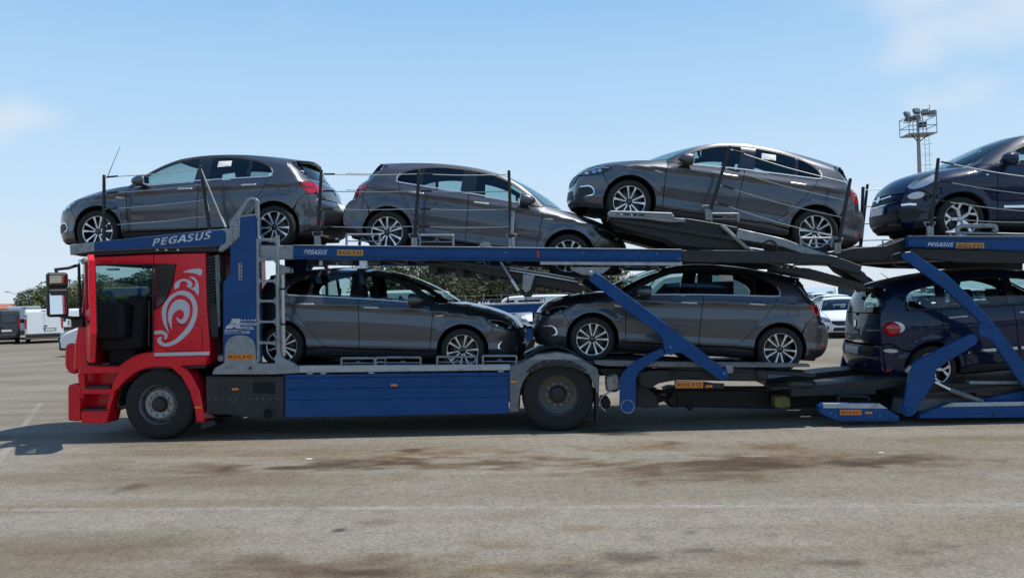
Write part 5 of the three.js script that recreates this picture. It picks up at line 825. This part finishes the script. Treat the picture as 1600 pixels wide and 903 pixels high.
// ---------------------------------------------------------------- trailer
{
  const T = (n, g, m) => TP(n, g, m, trailer), T2 = (n, g, m) => TB(n, g, m, trailer);
  // drawbar
  T('drawbar', [plate(q7([[730, 665], [760, 655], [880, 662], [1200, 662], [1600, 660], [1800, 665], [1800, 745], [1560, 742], [1330, 745], [1230, 748], [860, 742], [740, 738]]), -.95, .6, .012)], M.black);
  T('drawbar_chain_hook', plate(circlePx(...q7([[838, 742]])[0], 5.2), -.93, .06, .01), M.black);
  T('air_hose', curve(q7([[640, 690], [760, 660], [900, 655], [1100, 652], [1300, 648]]).map(p => P(p[0], p[1], -.9)), .03), M.black); T('air_hose', [curve(q7([[560, 640], [700, 665], [860, 668], [1000, 656]]).map(p => P(p[0], p[1], -1.1)), .025)], M.black);
  T('wheel_chock', plate(q7([[1237, 692], [1290, 688], [1312, 700], [1312, 740], [1270, 748], [1240, 742]]), -.55, .2, .012), M.yellow);
  T('front_step', [pipe(q7([[1300, 648], [1297, 622], [1305, 617], [1415, 620], [1424, 626], [1424, 645]]).map(p => P(p[0], p[1], -.4)), .016), plate(q7([[1222, 645], [1390, 640], [1420, 652], [1222, 658]]), -.3, .4, .004)], M.black);
  // lower frame
  T2('frame_nose', plate(q8([[62, 735], [80, 722], [330, 722], [385, 752], [440, 782], [440, 806], [150, 806], [92, 782], [66, 768]]), .0, .14, .008), M.blue);
  T2('frame_stripe', plate(q8([[80, 723], [345, 723], [386, 748], [82, 745]]), .006, .03, .003), M.galvPale); T2('frame_edge', plate(q8([[150, 795], [440, 793], [440, 806], [152, 806]]), .012, .05, .003), M.blue);
  for (const [x, y] of [[105, 745], [120, 770], [150, 742], [140, 785], [330, 762], [350, 780], [300, 785]]) T('frame_bolt', plate(circlePx(...q8([[x, y]])[0], .9, 8), .014, .02, .002), M.galv);
  marker(1358, 645, trailer, .004);
  T2('frame_side', plate(q8([[530, 793], [545, 775], [600, 752], [690, 722], [760, 716], [1100, 712], [1400, 712], [1400, 785], [1023, 786]]), .0, .12, .008), M.blue); T2('frame_stripe', plate(q8([[690, 720], [1400, 709], [1400, 728], [640, 740]]), .012, .04, .003), M.galvPale); T2('frame_edge', plate(q8([[545, 774], [1400, 764], [1400, 786], [533, 793]]), .014, .05, .003), M.blue);
  T('frame_gusset', plate(q8([[830, 708], [900, 690], [1023, 664], [1100, 650], [1100, 708]]), -.1, .05, .004), M.blue);
  T('plug', plate(circlePx(...q8([[882, 776]])[0], 2, 12), .02, .03, .002), M.black);
  T2('front_rung', [pipe(q8([[150, 720], [152, 695], [165, 690], [285, 692], [296, 700], [296, 725]]).map(p => P(p[0], p[1], -.2)), .02)], M.darkMetal);
  // lower deck: ramp plates
  T2('ramp_plate', plate(q8([[-70, 655], [0, 645], [150, 628], [300, 612], [470, 600], [470, 640], [330, 660], [330, 680], [0, 690], [-70, 690]]), -.3, .6, .006), M.darkMetal);
  T('deck_floor', boxAB([P(1420, 620, 0).x, .33, -2.3], [P(1820, 620, 0).x, .52, -.15]), M.black);
  T2('inner_beam', plate(q8([[470, 640], [610, 625], [880, 655], [880, 712], [700, 716], [560, 760], [440, 770]]), -.2, .3, .006), M.greyMetal);
  T2('deck_rail', [plate(q8([[770, 618], [1100, 622], [1100, 634], [770, 632]]), -.12, .1, .004)], M.galv);
  T('deck_box', plate(q8([[790, 655], [880, 660], [880, 690], [800, 692]]), -.1, .2, .01), M.black);
  const wheelC = P(1690, 600, -.1); for (const dx of [0, .95]) for (const s of [1, -1]) { const w = new THREE.Group(); w.name = 'wheel'; part('tyre', tyreGeo(.38, .22, .26), M.truckRubber, w); part('rim', lathe([[.001, .02], [.15, .03], [.19, .1], [.22, .11]], 30), M.steelWheel, w); w.position.set(wheelC.x + dx + .6, .38, s > 0 ? -.16 : -2.34); w.rotation.y = s > 0 ? 0 : Math.PI; trailer.add(w); }
  // arms
  T2('upper_arm', plate(q8([[455, 30], [468, 12], [492, 8], [520, 24], [668, 120], [760, 205], [880, 340], [960, 440], [1060, 575], [1200, 760], [1120, 760], [1023, 640], [905, 470], [880, 432], [850, 415], [825, 405], [812, 380], [822, 345], [800, 318], [655, 185], [470, 50]]), .06, .06, .008), M.blue);
  T2('lower_arm', plate(q8([[778, 396], [800, 400], [812, 425], [800, 448], [680, 520], [612, 568], [607, 620], [585, 655], [520, 765], [505, 782], [484, 787], [462, 778], [455, 758], [470, 690], [490, 580], [505, 540], [530, 520], [640, 462]]), .035, .07, .008), M.blue);
  T('arm_block', plate(q8([[468, 572], [490, 545], [500, 552], [480, 580]]), .045, .05, .004), M.galv);
  for (const [x, y, r] of [[484, 756, 5.2], [832, 398, 4.2]]) T('pivot_pin', [plate(circlePx(...q8([[x, y]])[0], r), .066, .06, .008), plate(circlePx(...q8([[x, y]])[0], r * .5), .078, .02, .004)], M.blue);
  T('ram', bar(P(...q8([[680, 660]])[0], -.05), P(...q8([[830, 715]])[0], -.05), .035), M.greyMetal); T('ram_rod', bar(P(...q8([[605, 622]])[0], -.05), P(...q8([[685, 662]])[0], -.05), .022), M.chrome);
  // upper deck
  const yt = x => lerp(370, 371.2, (x - 1421) / 179), yb = x => lerp(386.5, 393, (x - 1421) / 179), st = (t0, t1, z, d, x0 = 1421, x1 = 1760) => plate([[x0, lerp(yt(x0), yb(x0), t0)], [x1, lerp(yt(x1), yb(x1), t0)], [x1, lerp(yt(x1), yb(x1), t1)], [x0, lerp(yt(x0), yb(x0), t1)]], z, d, .003);
  T2('upper_beam', st(.03, .97, 0, .12), M.blue); T2('beam_flange', st(0, .12, .02, .16), M.blue); T2('beam_flange', st(.82, .92, .02, .05), M.blue); T2('beam_top_edge', st(-.12, -.005, .02, .1), M.greyMetal);
  T('lettering', lettering('PEGASUS', [1450, 385.2], [1491.5, 385.6], 6.6, .0035, .35), M.white);
  T2('beam_under', plate([[1421, 388], [1760, 396], [1760, 414], [1500, 410], [1430, 402]], -.03, .1, .006), M.black);
  T('deck_sheet', boxAB([P(1425, 400, 0).x, P(1425, 404, 0).y, -2.4], [P(1800, 400, 0).x, P(1425, 394, 0).y, -.1]), M.black);
  T2('front_flap', plate(q5([[140, 795], [200, 780], [400, 765], [480, 735], [530, 715], [525, 790], [470, 860], [300, 850], [130, 850]]), -.15, .5, .008), M.black);
  T('beam_hook', [pipe(q5([[380, 770], [376, 740], [384, 732], [430, 735], [440, 745]]).map(p => P(p[0], p[1], -.1)), .012)], M.galv);
  T('hose_loop', curve(q5([[480, 810], [430, 830], [430, 870], [470, 890], [530, 890]]).map(p => P(p[0], p[1], -.05)), .016), M.black);
  { const z = -.04; T('wheel_stop', [pipe(Q(4.754, 1340, 210, [[700, 760], [690, 730], [665, 728], [1300, 745]]).map(p => P(p[0], p[1], z)), .018), pipe(Q(4.754, 1340, 210, [[740, 735], [755, 690], [775, 680], [1000, 680], [1030, 685], [1035, 710], [1010, 720]]).map(p => P(p[0], p[1], z)), .03)], M.galv); }
}
// ---------------------------------------------------------------- yard behind the lorry
// small distant copies: one mesh per material, wheels kept apart
function distantCar(proto, swap) {
  const g = new THREE.Group(), by = new Map(); proto.updateMatrixWorld(true); const inv = proto.matrixWorld.clone().invert();
  const label = m => m === M.greyPaint || m === M.navyPaint ? 'body' : m === M.glass || m === M.glassDark || m === M.clear ? 'windows' : m === M.lensRed || m === M.lensDarkRed ? 'tail_lights' : m === M.chrome || m === M.satin ? 'bright_trim' : m === M.seat || m === M.trim ? 'cabin' : 'dark_trim';
  for (const c of proto.children) { if (c.name === 'wheel') { const w = c.clone(); g.add(w); continue; } c.traverse(o => { if (!o.isMesh || o.name === 'delivery_paper' || o.name === 'grille_stud') return; const k = label(o.material); if (!by.has(k)) by.set(k, []); by.get(k).push(prep(o.geometry.clone()).applyMatrix4(inv.clone().multiply(o.matrixWorld))); }); }
  const mats = { body: swap, windows: M.glassDark, tail_lights: M.lensRed, bright_trim: M.satin, cabin: M.seat, dark_trim: M.black };
  for (const [k, l] of by) part(k, mergeGeometries(l), mats[k], g);
  return g;
}
const farHatch = distantCar(hatch, M.whitePaint), farMpv = distantCar(mpv, M.whitePaint);
function putCar(proto, name, label, grp, px, depth, turn, paint) { const o = proto.clone(); o.name = numbered(name); o.userData = { label, category: 'car', group: grp }; o.traverse(m => { if (m.isMesh && m.name === 'body') m.material = paint; }); const c = AT(px, depth); o.position.set(c.x, 0, c.z); o.rotation.y = turn; scene.add(o); return o; }
putCar(farHatch, 'white_hatchback', 'white hatchback facing the transporter, between the two lower cars at the trailer', undefined, 1318, 30, Math.PI / 2 - .25, M.whitePaint);
{
  const r = rng(5), rowLabel = 'parked in the rows beyond the transporter', grp = 'cars parked in rows beyond the transporter';
  for (const [d, a, b, step] of [[40, 1245, 1660, 78], [52, 1235, 1640, 58], [66, 1228, 1640, 46]]) for (let px = a; px < b; px += step) { if (d === 40 && px < 1290) continue; const q = r(), cn = q < .72 ? 'white' : q < .86 ? 'silver' : q < .94 ? 'red' : 'grey', pm = r() < .3; putCar(pm ? farMpv : farHatch, 'parked_car', `${cn} ${pm ? 'people carrier' : 'hatchback'} ${rowLabel}`, grp, px + (r() - .5) * 8, d + r() * 2, (r() < .6 ? Math.PI / 2 : -Math.PI / 2) + (r() - .5) * .1, q < .72 ? M.whitePaint : q < .86 ? M.silverPaint : q < .94 ? M.redCarPaint : M.greyPaint); }
  for (const [px, d] of [[700, 40], [770, 41], [840, 40], [660, 46], [735, 47], [805, 46], [870, 47], [925, 42], [960, 50]]) putCar(farHatch, 'parked_car', 'white parked car behind the blue trailer in the yard', 'white cars behind the parked blue trailer', px, d, Math.PI / 2 + (r() - .5) * .15, r() < .85 ? M.whitePaint : M.silverPaint);
}
function makeVan(paint) { // panel van, nose towards -x, standing on y = 0
  const g = new THREE.Group(), L = 4.95, W = 1.92, prof = smoothRow([[.0, .32], [-.02, .62], [.06, .86], [.42, 1.06], [.86, 1.20]], .08).concat(smoothRow([[.86, 1.20], [1.18, 1.56], [1.52, 1.84], [1.9, 1.93], [3.2, 1.965], [4.55, 1.94], [4.78, 1.88]], .1).slice(1), smoothRow([[4.78, 1.88], [4.90, 1.3], [4.94, .9], [4.95, .42]], .1).slice(1));
  const body = [...prof, [4.85, .3], ...arcPts(3.95, .34, .38, 0, 180), ...arcPts(.92, .34, .38, 0, 180), [.1, .3]];
  const e = extrudeXY(body, W / 2, W, .07); part('body', e, paint, g);
  const glass = (name, pts, z) => part(name, extrudeXY(pts, z + .004, .012, .002), M.blackGloss, g);
  for (const s of [1, -1]) { const z = s > 0 ? W / 2 : -W / 2 + .008; glass('cab_window', [[1.12, 1.22], [1.36, 1.5], [1.62, 1.72], [2.0, 1.74], [2.02, 1.2]], z); glass('side_window', [[2.18, 1.2], [2.18, 1.72], [3.3, 1.74], [3.3, 1.2]], z); part('rubbing_strip', boxAB([1.4, .56, z - .02], [3.5, .66, z + .02], .01), M.plastic, g); part('door_handle', boxAB([1.85, 1.0, z - .01], [2.03, 1.05, z + .025], .008), M.black, g); }
  { const a = V(.90, 1.23, 0), b = V(1.50, 1.83, 0), l = a.distanceTo(b), w = new THREE.BoxGeometry(l, .02, 1.6); w.rotateZ(Math.atan2(b.y - a.y, b.x - a.x)); w.translate((a.x + b.x) / 2 - .03, (a.y + b.y) / 2 + .045, 0); part('windscreen', w, M.blackGloss, g); }
  part('front_bumper', boxAB([-.06, .26, -.94], [.3, .62, .94], .07), M.plastic, g); part('rear_bumper', boxAB([4.85, .34, -.93], [5.02, .56, .93], .05), M.plastic, g);
  part('grille', boxAB([-.045, .66, -.45], [.05, .82, .45], .02), M.black, g);
  for (const s of [1, -1]) { part('headlight', boxAB([.0, .74, s * .58], [.36, .98, s * .93], .05), M.satin, g); part('tail_light', boxAB([4.86, .85, s * .86], [4.965, 1.42, s * .955], .02), M.lensRed, g); const m = box(1.02, 1.28, s * 1.08, .12, .26, .2, .05); part('door_mirror', m, M.black, g); part('rear_hinge', boxAB([4.88, 1.55, s * .88], [4.96, 1.62, s * .96], .01), M.black, g); }
  for (const s of [1, -1]) { const d = boxAB([4.90, .56, s * .012], [4.962, 1.80, s * .84], .015); const p = d.attributes.position; for (let i = 0; i < p.count; i++) p.setX(i, p.getX(i) + (.9 - p.getY(i)) * .055 + (p.getY(i) > 1.2 ? -.03 * (p.getY(i) - 1.2) : 0)); d.computeVertexNormals(); part('rear_door', d, paint, g); }
  part('rear_handle', boxAB([4.95, .98, -.16], [5.0, 1.03, .02], .01), M.black, g); part('number_plate', boxAB([4.97, .72, -.55], [4.985, .84, -.05]), M.plate, g); part('plate_recess', boxAB([4.955, .70, -.6], [4.972, .87, .0]), M.plastic, g); part('high_brake_light', boxAB([4.75, 1.86, -.12], [4.82, 1.89, .12]), M.lensDarkRed, g);
  for (const x of [.92, 3.95]) for (const s of [1, -1]) { const w = new THREE.Group(); w.name = 'wheel'; part('tyre', tyreGeo(.335, .21, .21, 32), M.rubber, w); part('rim', lathe([[.001, .05], [.1, .055], [.19, .03], [.205, .09], [.215, .09]], 24), M.steelWheel, w); w.position.set(x, .335, s * .84); w.rotation.y = s > 0 ? 0 : Math.PI; g.add(w); }
  part('underbody', boxAB([.3, .25, -.8], [4.7, .5, .8]), M.liner, g);
  return g;
}
const vanW = makeVan(M.whitePaint), vanS = makeVan(M.silverPaint), vanG = makeVan(std([0.05, 0.055, 0.06], 0.4, .3));
for (const sd of [1, -1]) part('rear_window', (() => { const g = boxAB([4.855, 1.22, sd * .1], [4.90, 1.66, sd * .76], .02); const p = g.attributes.position; for (let i = 0; i < p.count; i++) p.setX(i, p.getX(i) + (1.44 - p.getY(i)) * .1 + .03); g.computeVertexNormals(); return g; })(), M.blackGloss, vanG);
function putVan(proto, name, label, px, depth, turn, sc = [1, 1, 1], grp) { const o = proto.clone(); o.name = numbered(name); o.userData = { label, category: 'van' }; if (grp) o.userData.group = grp; const c = AT(px, depth); o.position.set(c.x, 0, c.z); o.rotation.y = turn; o.scale.set(...sc); scene.add(o); return o; }
function putTail(proto, name, label, px, depth, sc, grp, add = 0) { const t = AT(px, depth), d = t.clone().sub(V(0, 0, CAMD)).setY(0).normalize(), o = putVan(proto, name, label, px, depth, Math.atan2(d.z, -d.x) + add, sc, grp); o.position.copy(t).addScaledVector(d, 4.95); return o; }
const away = -Math.PI / 2; // nose away from the camera
{ // vans whose back doors face the transporter: the tail stands at the given distance
  putTail(vanW, 'white_van', 'white van with closed back doors, parked left of the red cab', 66.5, 46, [1, 1, 1]); putTail(vanG, 'grey_van', 'dark grey van with closed back doors beside the white one', -2, 46, [1, 1, 1]); putTail(vanS, 'silver_van', 'silver van half hidden between the two back door vans', 36, 53, [1, 1.12, 1]);
  putVan(vanW, 'white_van', 'white van with black bumper, nose just past the red cab front', 108, 33, .12, [1, 1.0, 1]);
  putVan(vanW, 'white_van', 'tall white van seen through the cab door opening', 196, 30, .06, [1.05, 1.3, 1]);
  putVan(vanG, 'grey_van', 'grey van seen through the cab window, further off than the tall one', 150, 44, .1, [1, 1.15, 1]);
  putVan(vanW, 'white_van', 'tall white van seen through the windows of the lower hatchback by the strut', 935, 22, -.05, [1.05, 1.22, 1]); putVan(vanW, 'white_van', 'white van seen through the windows of the hatchback by the ladder', 448, 24, .04, [1, 1.1, 1]);
  putVan(vanW, 'white_van', 'white van among the parked cars right of the lower hatchback', 1335, 46, away + Math.PI - .3, [1, 1, 1]);
  putVan(vanW, 'white_van', 'white van showing above the rail of the parked blue trailer', 742, 41, .05, [1, .98, 1]); putVan(vanS, 'silver_van', 'silver van behind the rail of the parked blue trailer', 850, 45, -.04, [1, .98, 1]);
  const g = 'vans parked along the far side of the yard', l = 'white van parked along the far side of the yard left of the cab'; for (const [px, d] of [[-40, 60], [104, 62], [128, 66]]) putTail(vanW, 'white_van', l, px, d, [1, 1, 1], g);
}
// another blue trailer parked behind, decks lowered
function blueTrailer(name, label, pxc, depth, high) {
  const t = thing(name, label, 'trailer'), c = AT(pxc, depth), add = (n, g, m) => part(n, uvMetres(join([g])), m, t); t.position.set(c.x, 0, c.z); const L = 9, dk = high ? 2.55 : 1.36;
  for (const z of [0, -2.4]) { add('lower_frame', boxAB([-L / 2, .45, z - .06], [L / 2, .82, z + .06], .02), M.blue); add('upper_rail', boxAB([-L / 2, dk, z - .06], [L / 2, dk + .26, z + .06], .02), M.blue); add('rail_edge', boxAB([-L / 2, dk + .262, z - .07], [L / 2, dk + .31, z + .07], .01), M.galvPale); for (let k = 0; k < 5; k++) add('post', boxAB([-L / 2 + .3 + k * 2.08, .82, z - .05], [-L / 2 + .42 + k * 2.08, dk, z + .05], .01), M.blue);
    for (let k = 0; k < 6; k++) { const x = -L / 2 + .5 + k * 1.45; add('wheel_stop', pipe([V(x, dk + .3, z), V(x, dk + .44, z), V(x + .6, dk + .44, z), V(x + .6, dk + .3, z)], .018, 6), M.darkMetal); } for (let k = 0; k < 4; k++) { const x = -L / 2 + .3 + k * 2.7; add('guard_post', bar(V(x, dk + .3, z), V(x, dk + (high ? .6 : .95), z), .024), M.post); } }
  add('deck', boxAB([-L / 2, dk + .02, -2.3], [L / 2, dk + .1, -.1]), M.galv); add('floor', boxAB([-L / 2, .62, -2.3], [L / 2, .72, -.1]), M.darkMetal);
  for (const x of [1.6, 2.6]) for (const z of [-.12, -2.28]) { const w = new THREE.Group(); w.name = 'wheel'; part('tyre', tyreGeo(.45, .27, .3, 32), M.truckRubber, w); part('rim', lathe([[.001, 0], [.2, .02], [.27, .12]], 24), M.steelWheel, w); w.position.set(x, .45, z); w.rotation.y = z > -1 ? 0 : Math.PI; t.add(w); }
  return t;
}
blueTrailer('parked_trailer', 'blue parked trailer with lowered decks, seen between the two lower hatchbacks', 735, 26, false).rotation.y = .05;
blueTrailer('parked_trailer', 'blue trailer with raised deck, seen through the cab window', 308, 38, true);

// trees: trunk, limbs and a crown of small leaf clumps
function makeTree(seed, h, w) {
  const r = rng(seed), t = new THREE.Group(), tr = [bar(V(0, 0, 0), V(.1 * (r() - .5), h * .5, 0), .13, .08, 8)], leaf = [], lobes = [];
  for (let k = 0; k < 9; k++) { const a = r() * 6.28, q = Math.sqrt(r()) * w * .36, y = h * (.42 + .42 * r()); lobes.push([Math.cos(a) * q, y, Math.sin(a) * q, w * (.16 + .14 * r())]); tr.push(bar(V(0, h * (.25 + .2 * r()), 0), V(Math.cos(a) * q, y, Math.sin(a) * q), .05, .02, 6)); }
  for (let i = 0; i < 5200; i++) { const l = lobes[Math.floor(r() * lobes.length)], u = r() * 2 - 1, a = r() * 6.28, s = Math.sqrt(1 - u * u), R = l[3] * (.55 + .5 * Math.pow(r(), .5)); const c = [l[0] + R * s * Math.cos(a), l[1] + R * u * .8, l[2] + R * s * Math.sin(a)]; const q = .10 + .11 * r(); const g = []; for (let k = 0; k < 3; k++) g.push(c[0] + (r() - .5) * 2.4 * q, c[1] + (r() - .5) * 2 * q, c[2] + (r() - .5) * 2.4 * q); leaf.push(...g); }
  part('trunk', tr, M.bark, t); const lg = new THREE.BufferGeometry(); lg.setAttribute('position', new THREE.Float32BufferAttribute(leaf, 3)); lg.computeVertexNormals(); part('crown', lg, M.leaf[seed % M.leaf.length], t); return t;
}
M.bark = std([0.10, 0.075, 0.05], .9); M.leaf = [[.095, .112, .05], [.11, .118, .06], [.08, .096, .046]].map(c => std(c, .75));
{
  const protos = [1, 2, 3, 4, 5].map(s => makeTree(s, 4.2 + (s % 3) * .8, 4.6 + (s % 2) * 1.2)), r = rng(77);
  const put = (px, d, sc, label, grp) => { const o = protos[Math.floor(r() * 5)].clone(); o.name = numbered('tree'); o.userData = { label, category: 'tree', group: grp }; const c = AT(px, d); o.position.set(c.x, -.1, c.z); o.rotation.y = r() * 6.28; o.scale.setScalar(sc * (.9 + .25 * r())); scene.add(o); };
  for (let px = 60; px < 330; px += 24) put(px + r() * 8, 96 + r() * 14, 1.05 + .2 * r(), 'dusty green tree beyond the vans left of the cab', 'trees beyond the vans');
  for (let px = 560; px < 930; px += 19) put(px + r() * 10, 68 + r() * 16, .86 + .25 * r(), 'dusty green tree at the yard edge behind the parked blue trailer', 'trees behind the parked blue trailer');
}
// fence along the yard edge in front of the trees
{ const f = thing('wire_fence', 'low grey wire fence in front of the trees at the yard edge', 'fence'), a = AT(560, 60), b = AT(950, 60), n = 14; for (let k = 0; k <= n; k++) { const p = a.clone().lerp(b, k / n); part('fence_post', bar(V(p.x, 0, p.z), V(p.x, 2.1, p.z), .04, .04, 6), M.galv, f); } for (let k = 0; k < 5; k++) part('fence_wire', bar(V(a.x, .4 + k * .4, a.z), V(b.x, .4 + k * .4, b.z), .012, .012, 5), M.galv, f); }
// low buildings far left
M.render = std([.55, .45, .36], .9); M.terracotta = std([.36, .13, .08], .9);
for (const [px, d, w, h, lab] of [[20, 118, 15, 2.3, 'low building with terracotta roof beyond the vans, near the lamp post'], [112, 112, 12, 2.1, 'low building with terracotta roof showing beside the cab mirror']]) {
  const t = thing('low_building', lab, 'building', 'low buildings beyond the vans'), c = AT(px, d); t.position.set(c.x, 0, c.z); part('wall', boxAB([-w / 2, 0, -6], [w / 2, h, 0]), M.render, t); const rf = new THREE.ExtrudeGeometry(new THREE.Shape([[.4, h], [-3, h + .75], [-6.4, h]].map(p => new THREE.Vector2(...p))), { depth: w + .6, bevelEnabled: false }); rf.rotateY(-Math.PI / 2); rf.translate(w / 2 + .3, .003, 0); const g = prep(rf), p = g.attributes.position; for (let i = 0; i < p.count; i++) { } part('roof', g, M.terracotta, t);
  for (let k = 0; k < 5; k++) { const x = -w / 2 + w * (k + .5) / 5; const f = part('window', boxAB([x - .45, .9, -.02], [x + .45, 1.7, .04]), M.white, t); part('pane', boxAB([x - .38, .97, .02], [x + .38, 1.63, .05]), M.blackGloss, f); }
}
// lamp post far left, floodlight tower at the right
{ const t = thing('lamp_post', 'slim three armed lamp post beyond the white van', 'lamp post'), c = AT(26, 92); t.position.copy(c); part('pole', bar(V(0, 0, 0), V(0, 3.9, 0), .07, .045), M.galv, t); for (const [x, z] of [[1.0, 0], [-.95, .2], [.15, -.9]]) { const a = part('arm', bar(V(0, 3.75, 0), V(x, 4.1, z), .03), M.galv, t); part('lamp_head', box(x * 1.15, 4.12, z * 1.15, .42, .09, .2, .03), M.greyMetal, a); } }
{
  const t = thing('floodlight_tower', 'tall steel floodlight tower with caged platform and ladder', 'light tower'), c = AT(1444, 60); t.position.copy(c); const H = 13.0; const tint = std([.33, .29, .25], .6, .3);
  part('mast', bar(V(0, 0, 0), V(0, H + .1, 0), .22, .12, 18), tint, t); part('platform', boxAB([-1.0, H, -.8], [1.0, H + .08, .8]), M.galv, t); part('platform_bracket', [bar(V(0, H - .5, 0), V(.6, H, .3), .04), bar(V(0, H - .5, 0), V(-.6, H, .3), .04)], M.darkMetal, t);
  for (const [x, z] of [[-1, -.8], [1, -.8], [-1, .8], [1, .8], [0, .8], [0, -.8]]) part('railing_post', bar(V(x, H, z), V(x, H + 1.35, z), .03), M.galv, t); for (const y of [.62, 1.3]) for (const [a, b] of [[[-1, .8], [1, .8]], [[-1, -.8], [1, -.8]], [[-1, -.8], [-1, .8]], [[1, -.8], [1, .8]]]) part('railing', bar(V(a[0], H + y, a[1]), V(b[0], H + y, b[1]), .028), M.galv, t);
  part('mast_top', bar(V(0, H, 0), V(0, H + 1.5, 0), .1), M.galv, t);
  for (const [x, z, a, y] of [[-.95, .6, .6, 1.55], [-.35, .75, .2, 1.75], [.45, .3, -.3, 1.75], [.85, .5, -.7, 1.6], [.15, -.5, 2.6, 1.5], [-.5, -.5, 3.4, 1.4]]) { const l = new THREE.Group(); l.name = 'floodlight'; l.position.set(x, H + y, z); l.rotation.set(-.45, a, 0, 'YXZ'); t.add(l); part('housing', [box(0, 0, -.1, .5, .42, .26, .06)], M.greyMetal, l); part('lens', box(0, 0, .05, .42, .34, .03, .01), M.clear, l); part('bracket', pipe([V(-.28, 0, -.05), V(-.28, -.32, -.05), V(.28, -.32, -.05), V(.28, 0, -.05)], .022, 6), M.darkMetal, l); }
  part('lightning_rod', bar(V(.9, H + 1.4, 0), V(.9, H + 2.3, 0), .02), M.darkMetal, t); part('cable_box', box(.2, H + .75, .3, .4, .4, .3, .02), M.darkMetal, t);
  const lad = new THREE.Group(); lad.name = 'ladder'; t.add(lad); for (const x of [.42, .74]) part('stile', bar(V(x, 2.5, .1), V(x, H - .05, .1), .016, .016, 6), M.galv, lad); for (let k = 0; k < 34; k++) part('rung', bar(V(.42, 2.7 + k * .3, .1), V(.74, 2.7 + k * .3, .1), .011, .011, 5), M.galv, lad); for (let k = 0; k < 13; k++) { const y = 3 + k * .78, h = new THREE.TorusGeometry(.34, .014, 5, 14, Math.PI * 1.1); h.rotateX(Math.PI / 2); h.rotateY(Math.PI); h.translate(.6, y, .12); part('cage_hoop', h, M.galv, lad); }
}
// the side of the yard opposite the transporter, mirrored in the paint of the cars: a row of vans with trees behind them
{ const r = rng(12), g = 'vans parked opposite the transporter'; for (let k = 0; k < 13; k++) { if (k === 4 || k === 9) continue; const w = r(), o = (w < .45 ? vanW : w < .7 ? vanS : vanG).clone(), cn = w < .45 ? 'white' : w < .7 ? 'silver' : 'grey'; o.name = numbered(`${cn}_van`); o.userData = { label: `${cn} van in the row parked opposite the transporter`, category: 'van', group: g }; o.position.set(-22 + k * 3.4 + r() * .3, 0, 25 + r() * .4); o.rotation.y = Math.PI / 2 + (r() - .5) * .06; o.scale.set(1, .95 + .25 * r(), 1); scene.add(o); }
  for (let k = 0; k < 12; k++) { const o = scene.getObjectByName('tree').clone(); o.name = numbered('tree'); o.userData = { label: 'dusty green tree behind the vans opposite the transporter', category: 'tree', group: 'trees opposite the transporter' }; o.position.set(-36 + k * 6.4 + r() * 3, 0, 46 + r() * 10); o.rotation.y = r() * 6.28; o.scale.setScalar(1.3 + .5 * r()); scene.add(o); } }
// scraps of litter lying on the concrete
for (const [px, py, s] of [[482, 718, .03], [1378, 708, .022]]) { const c = G(px, py), g = new THREE.IcosahedronGeometry(s, 0); g.scale(1.6, .25, .7); g.translate(c.x, s * .22, c.z); const o = part(numbered('litter_scrap'), g, M.paper, scene); o.userData = { label: 'small pale scrap of litter on the concrete in front of the transporter', category: 'litter', group: 'litter scraps on the concrete' }; }
renderer.render(scene, camera);
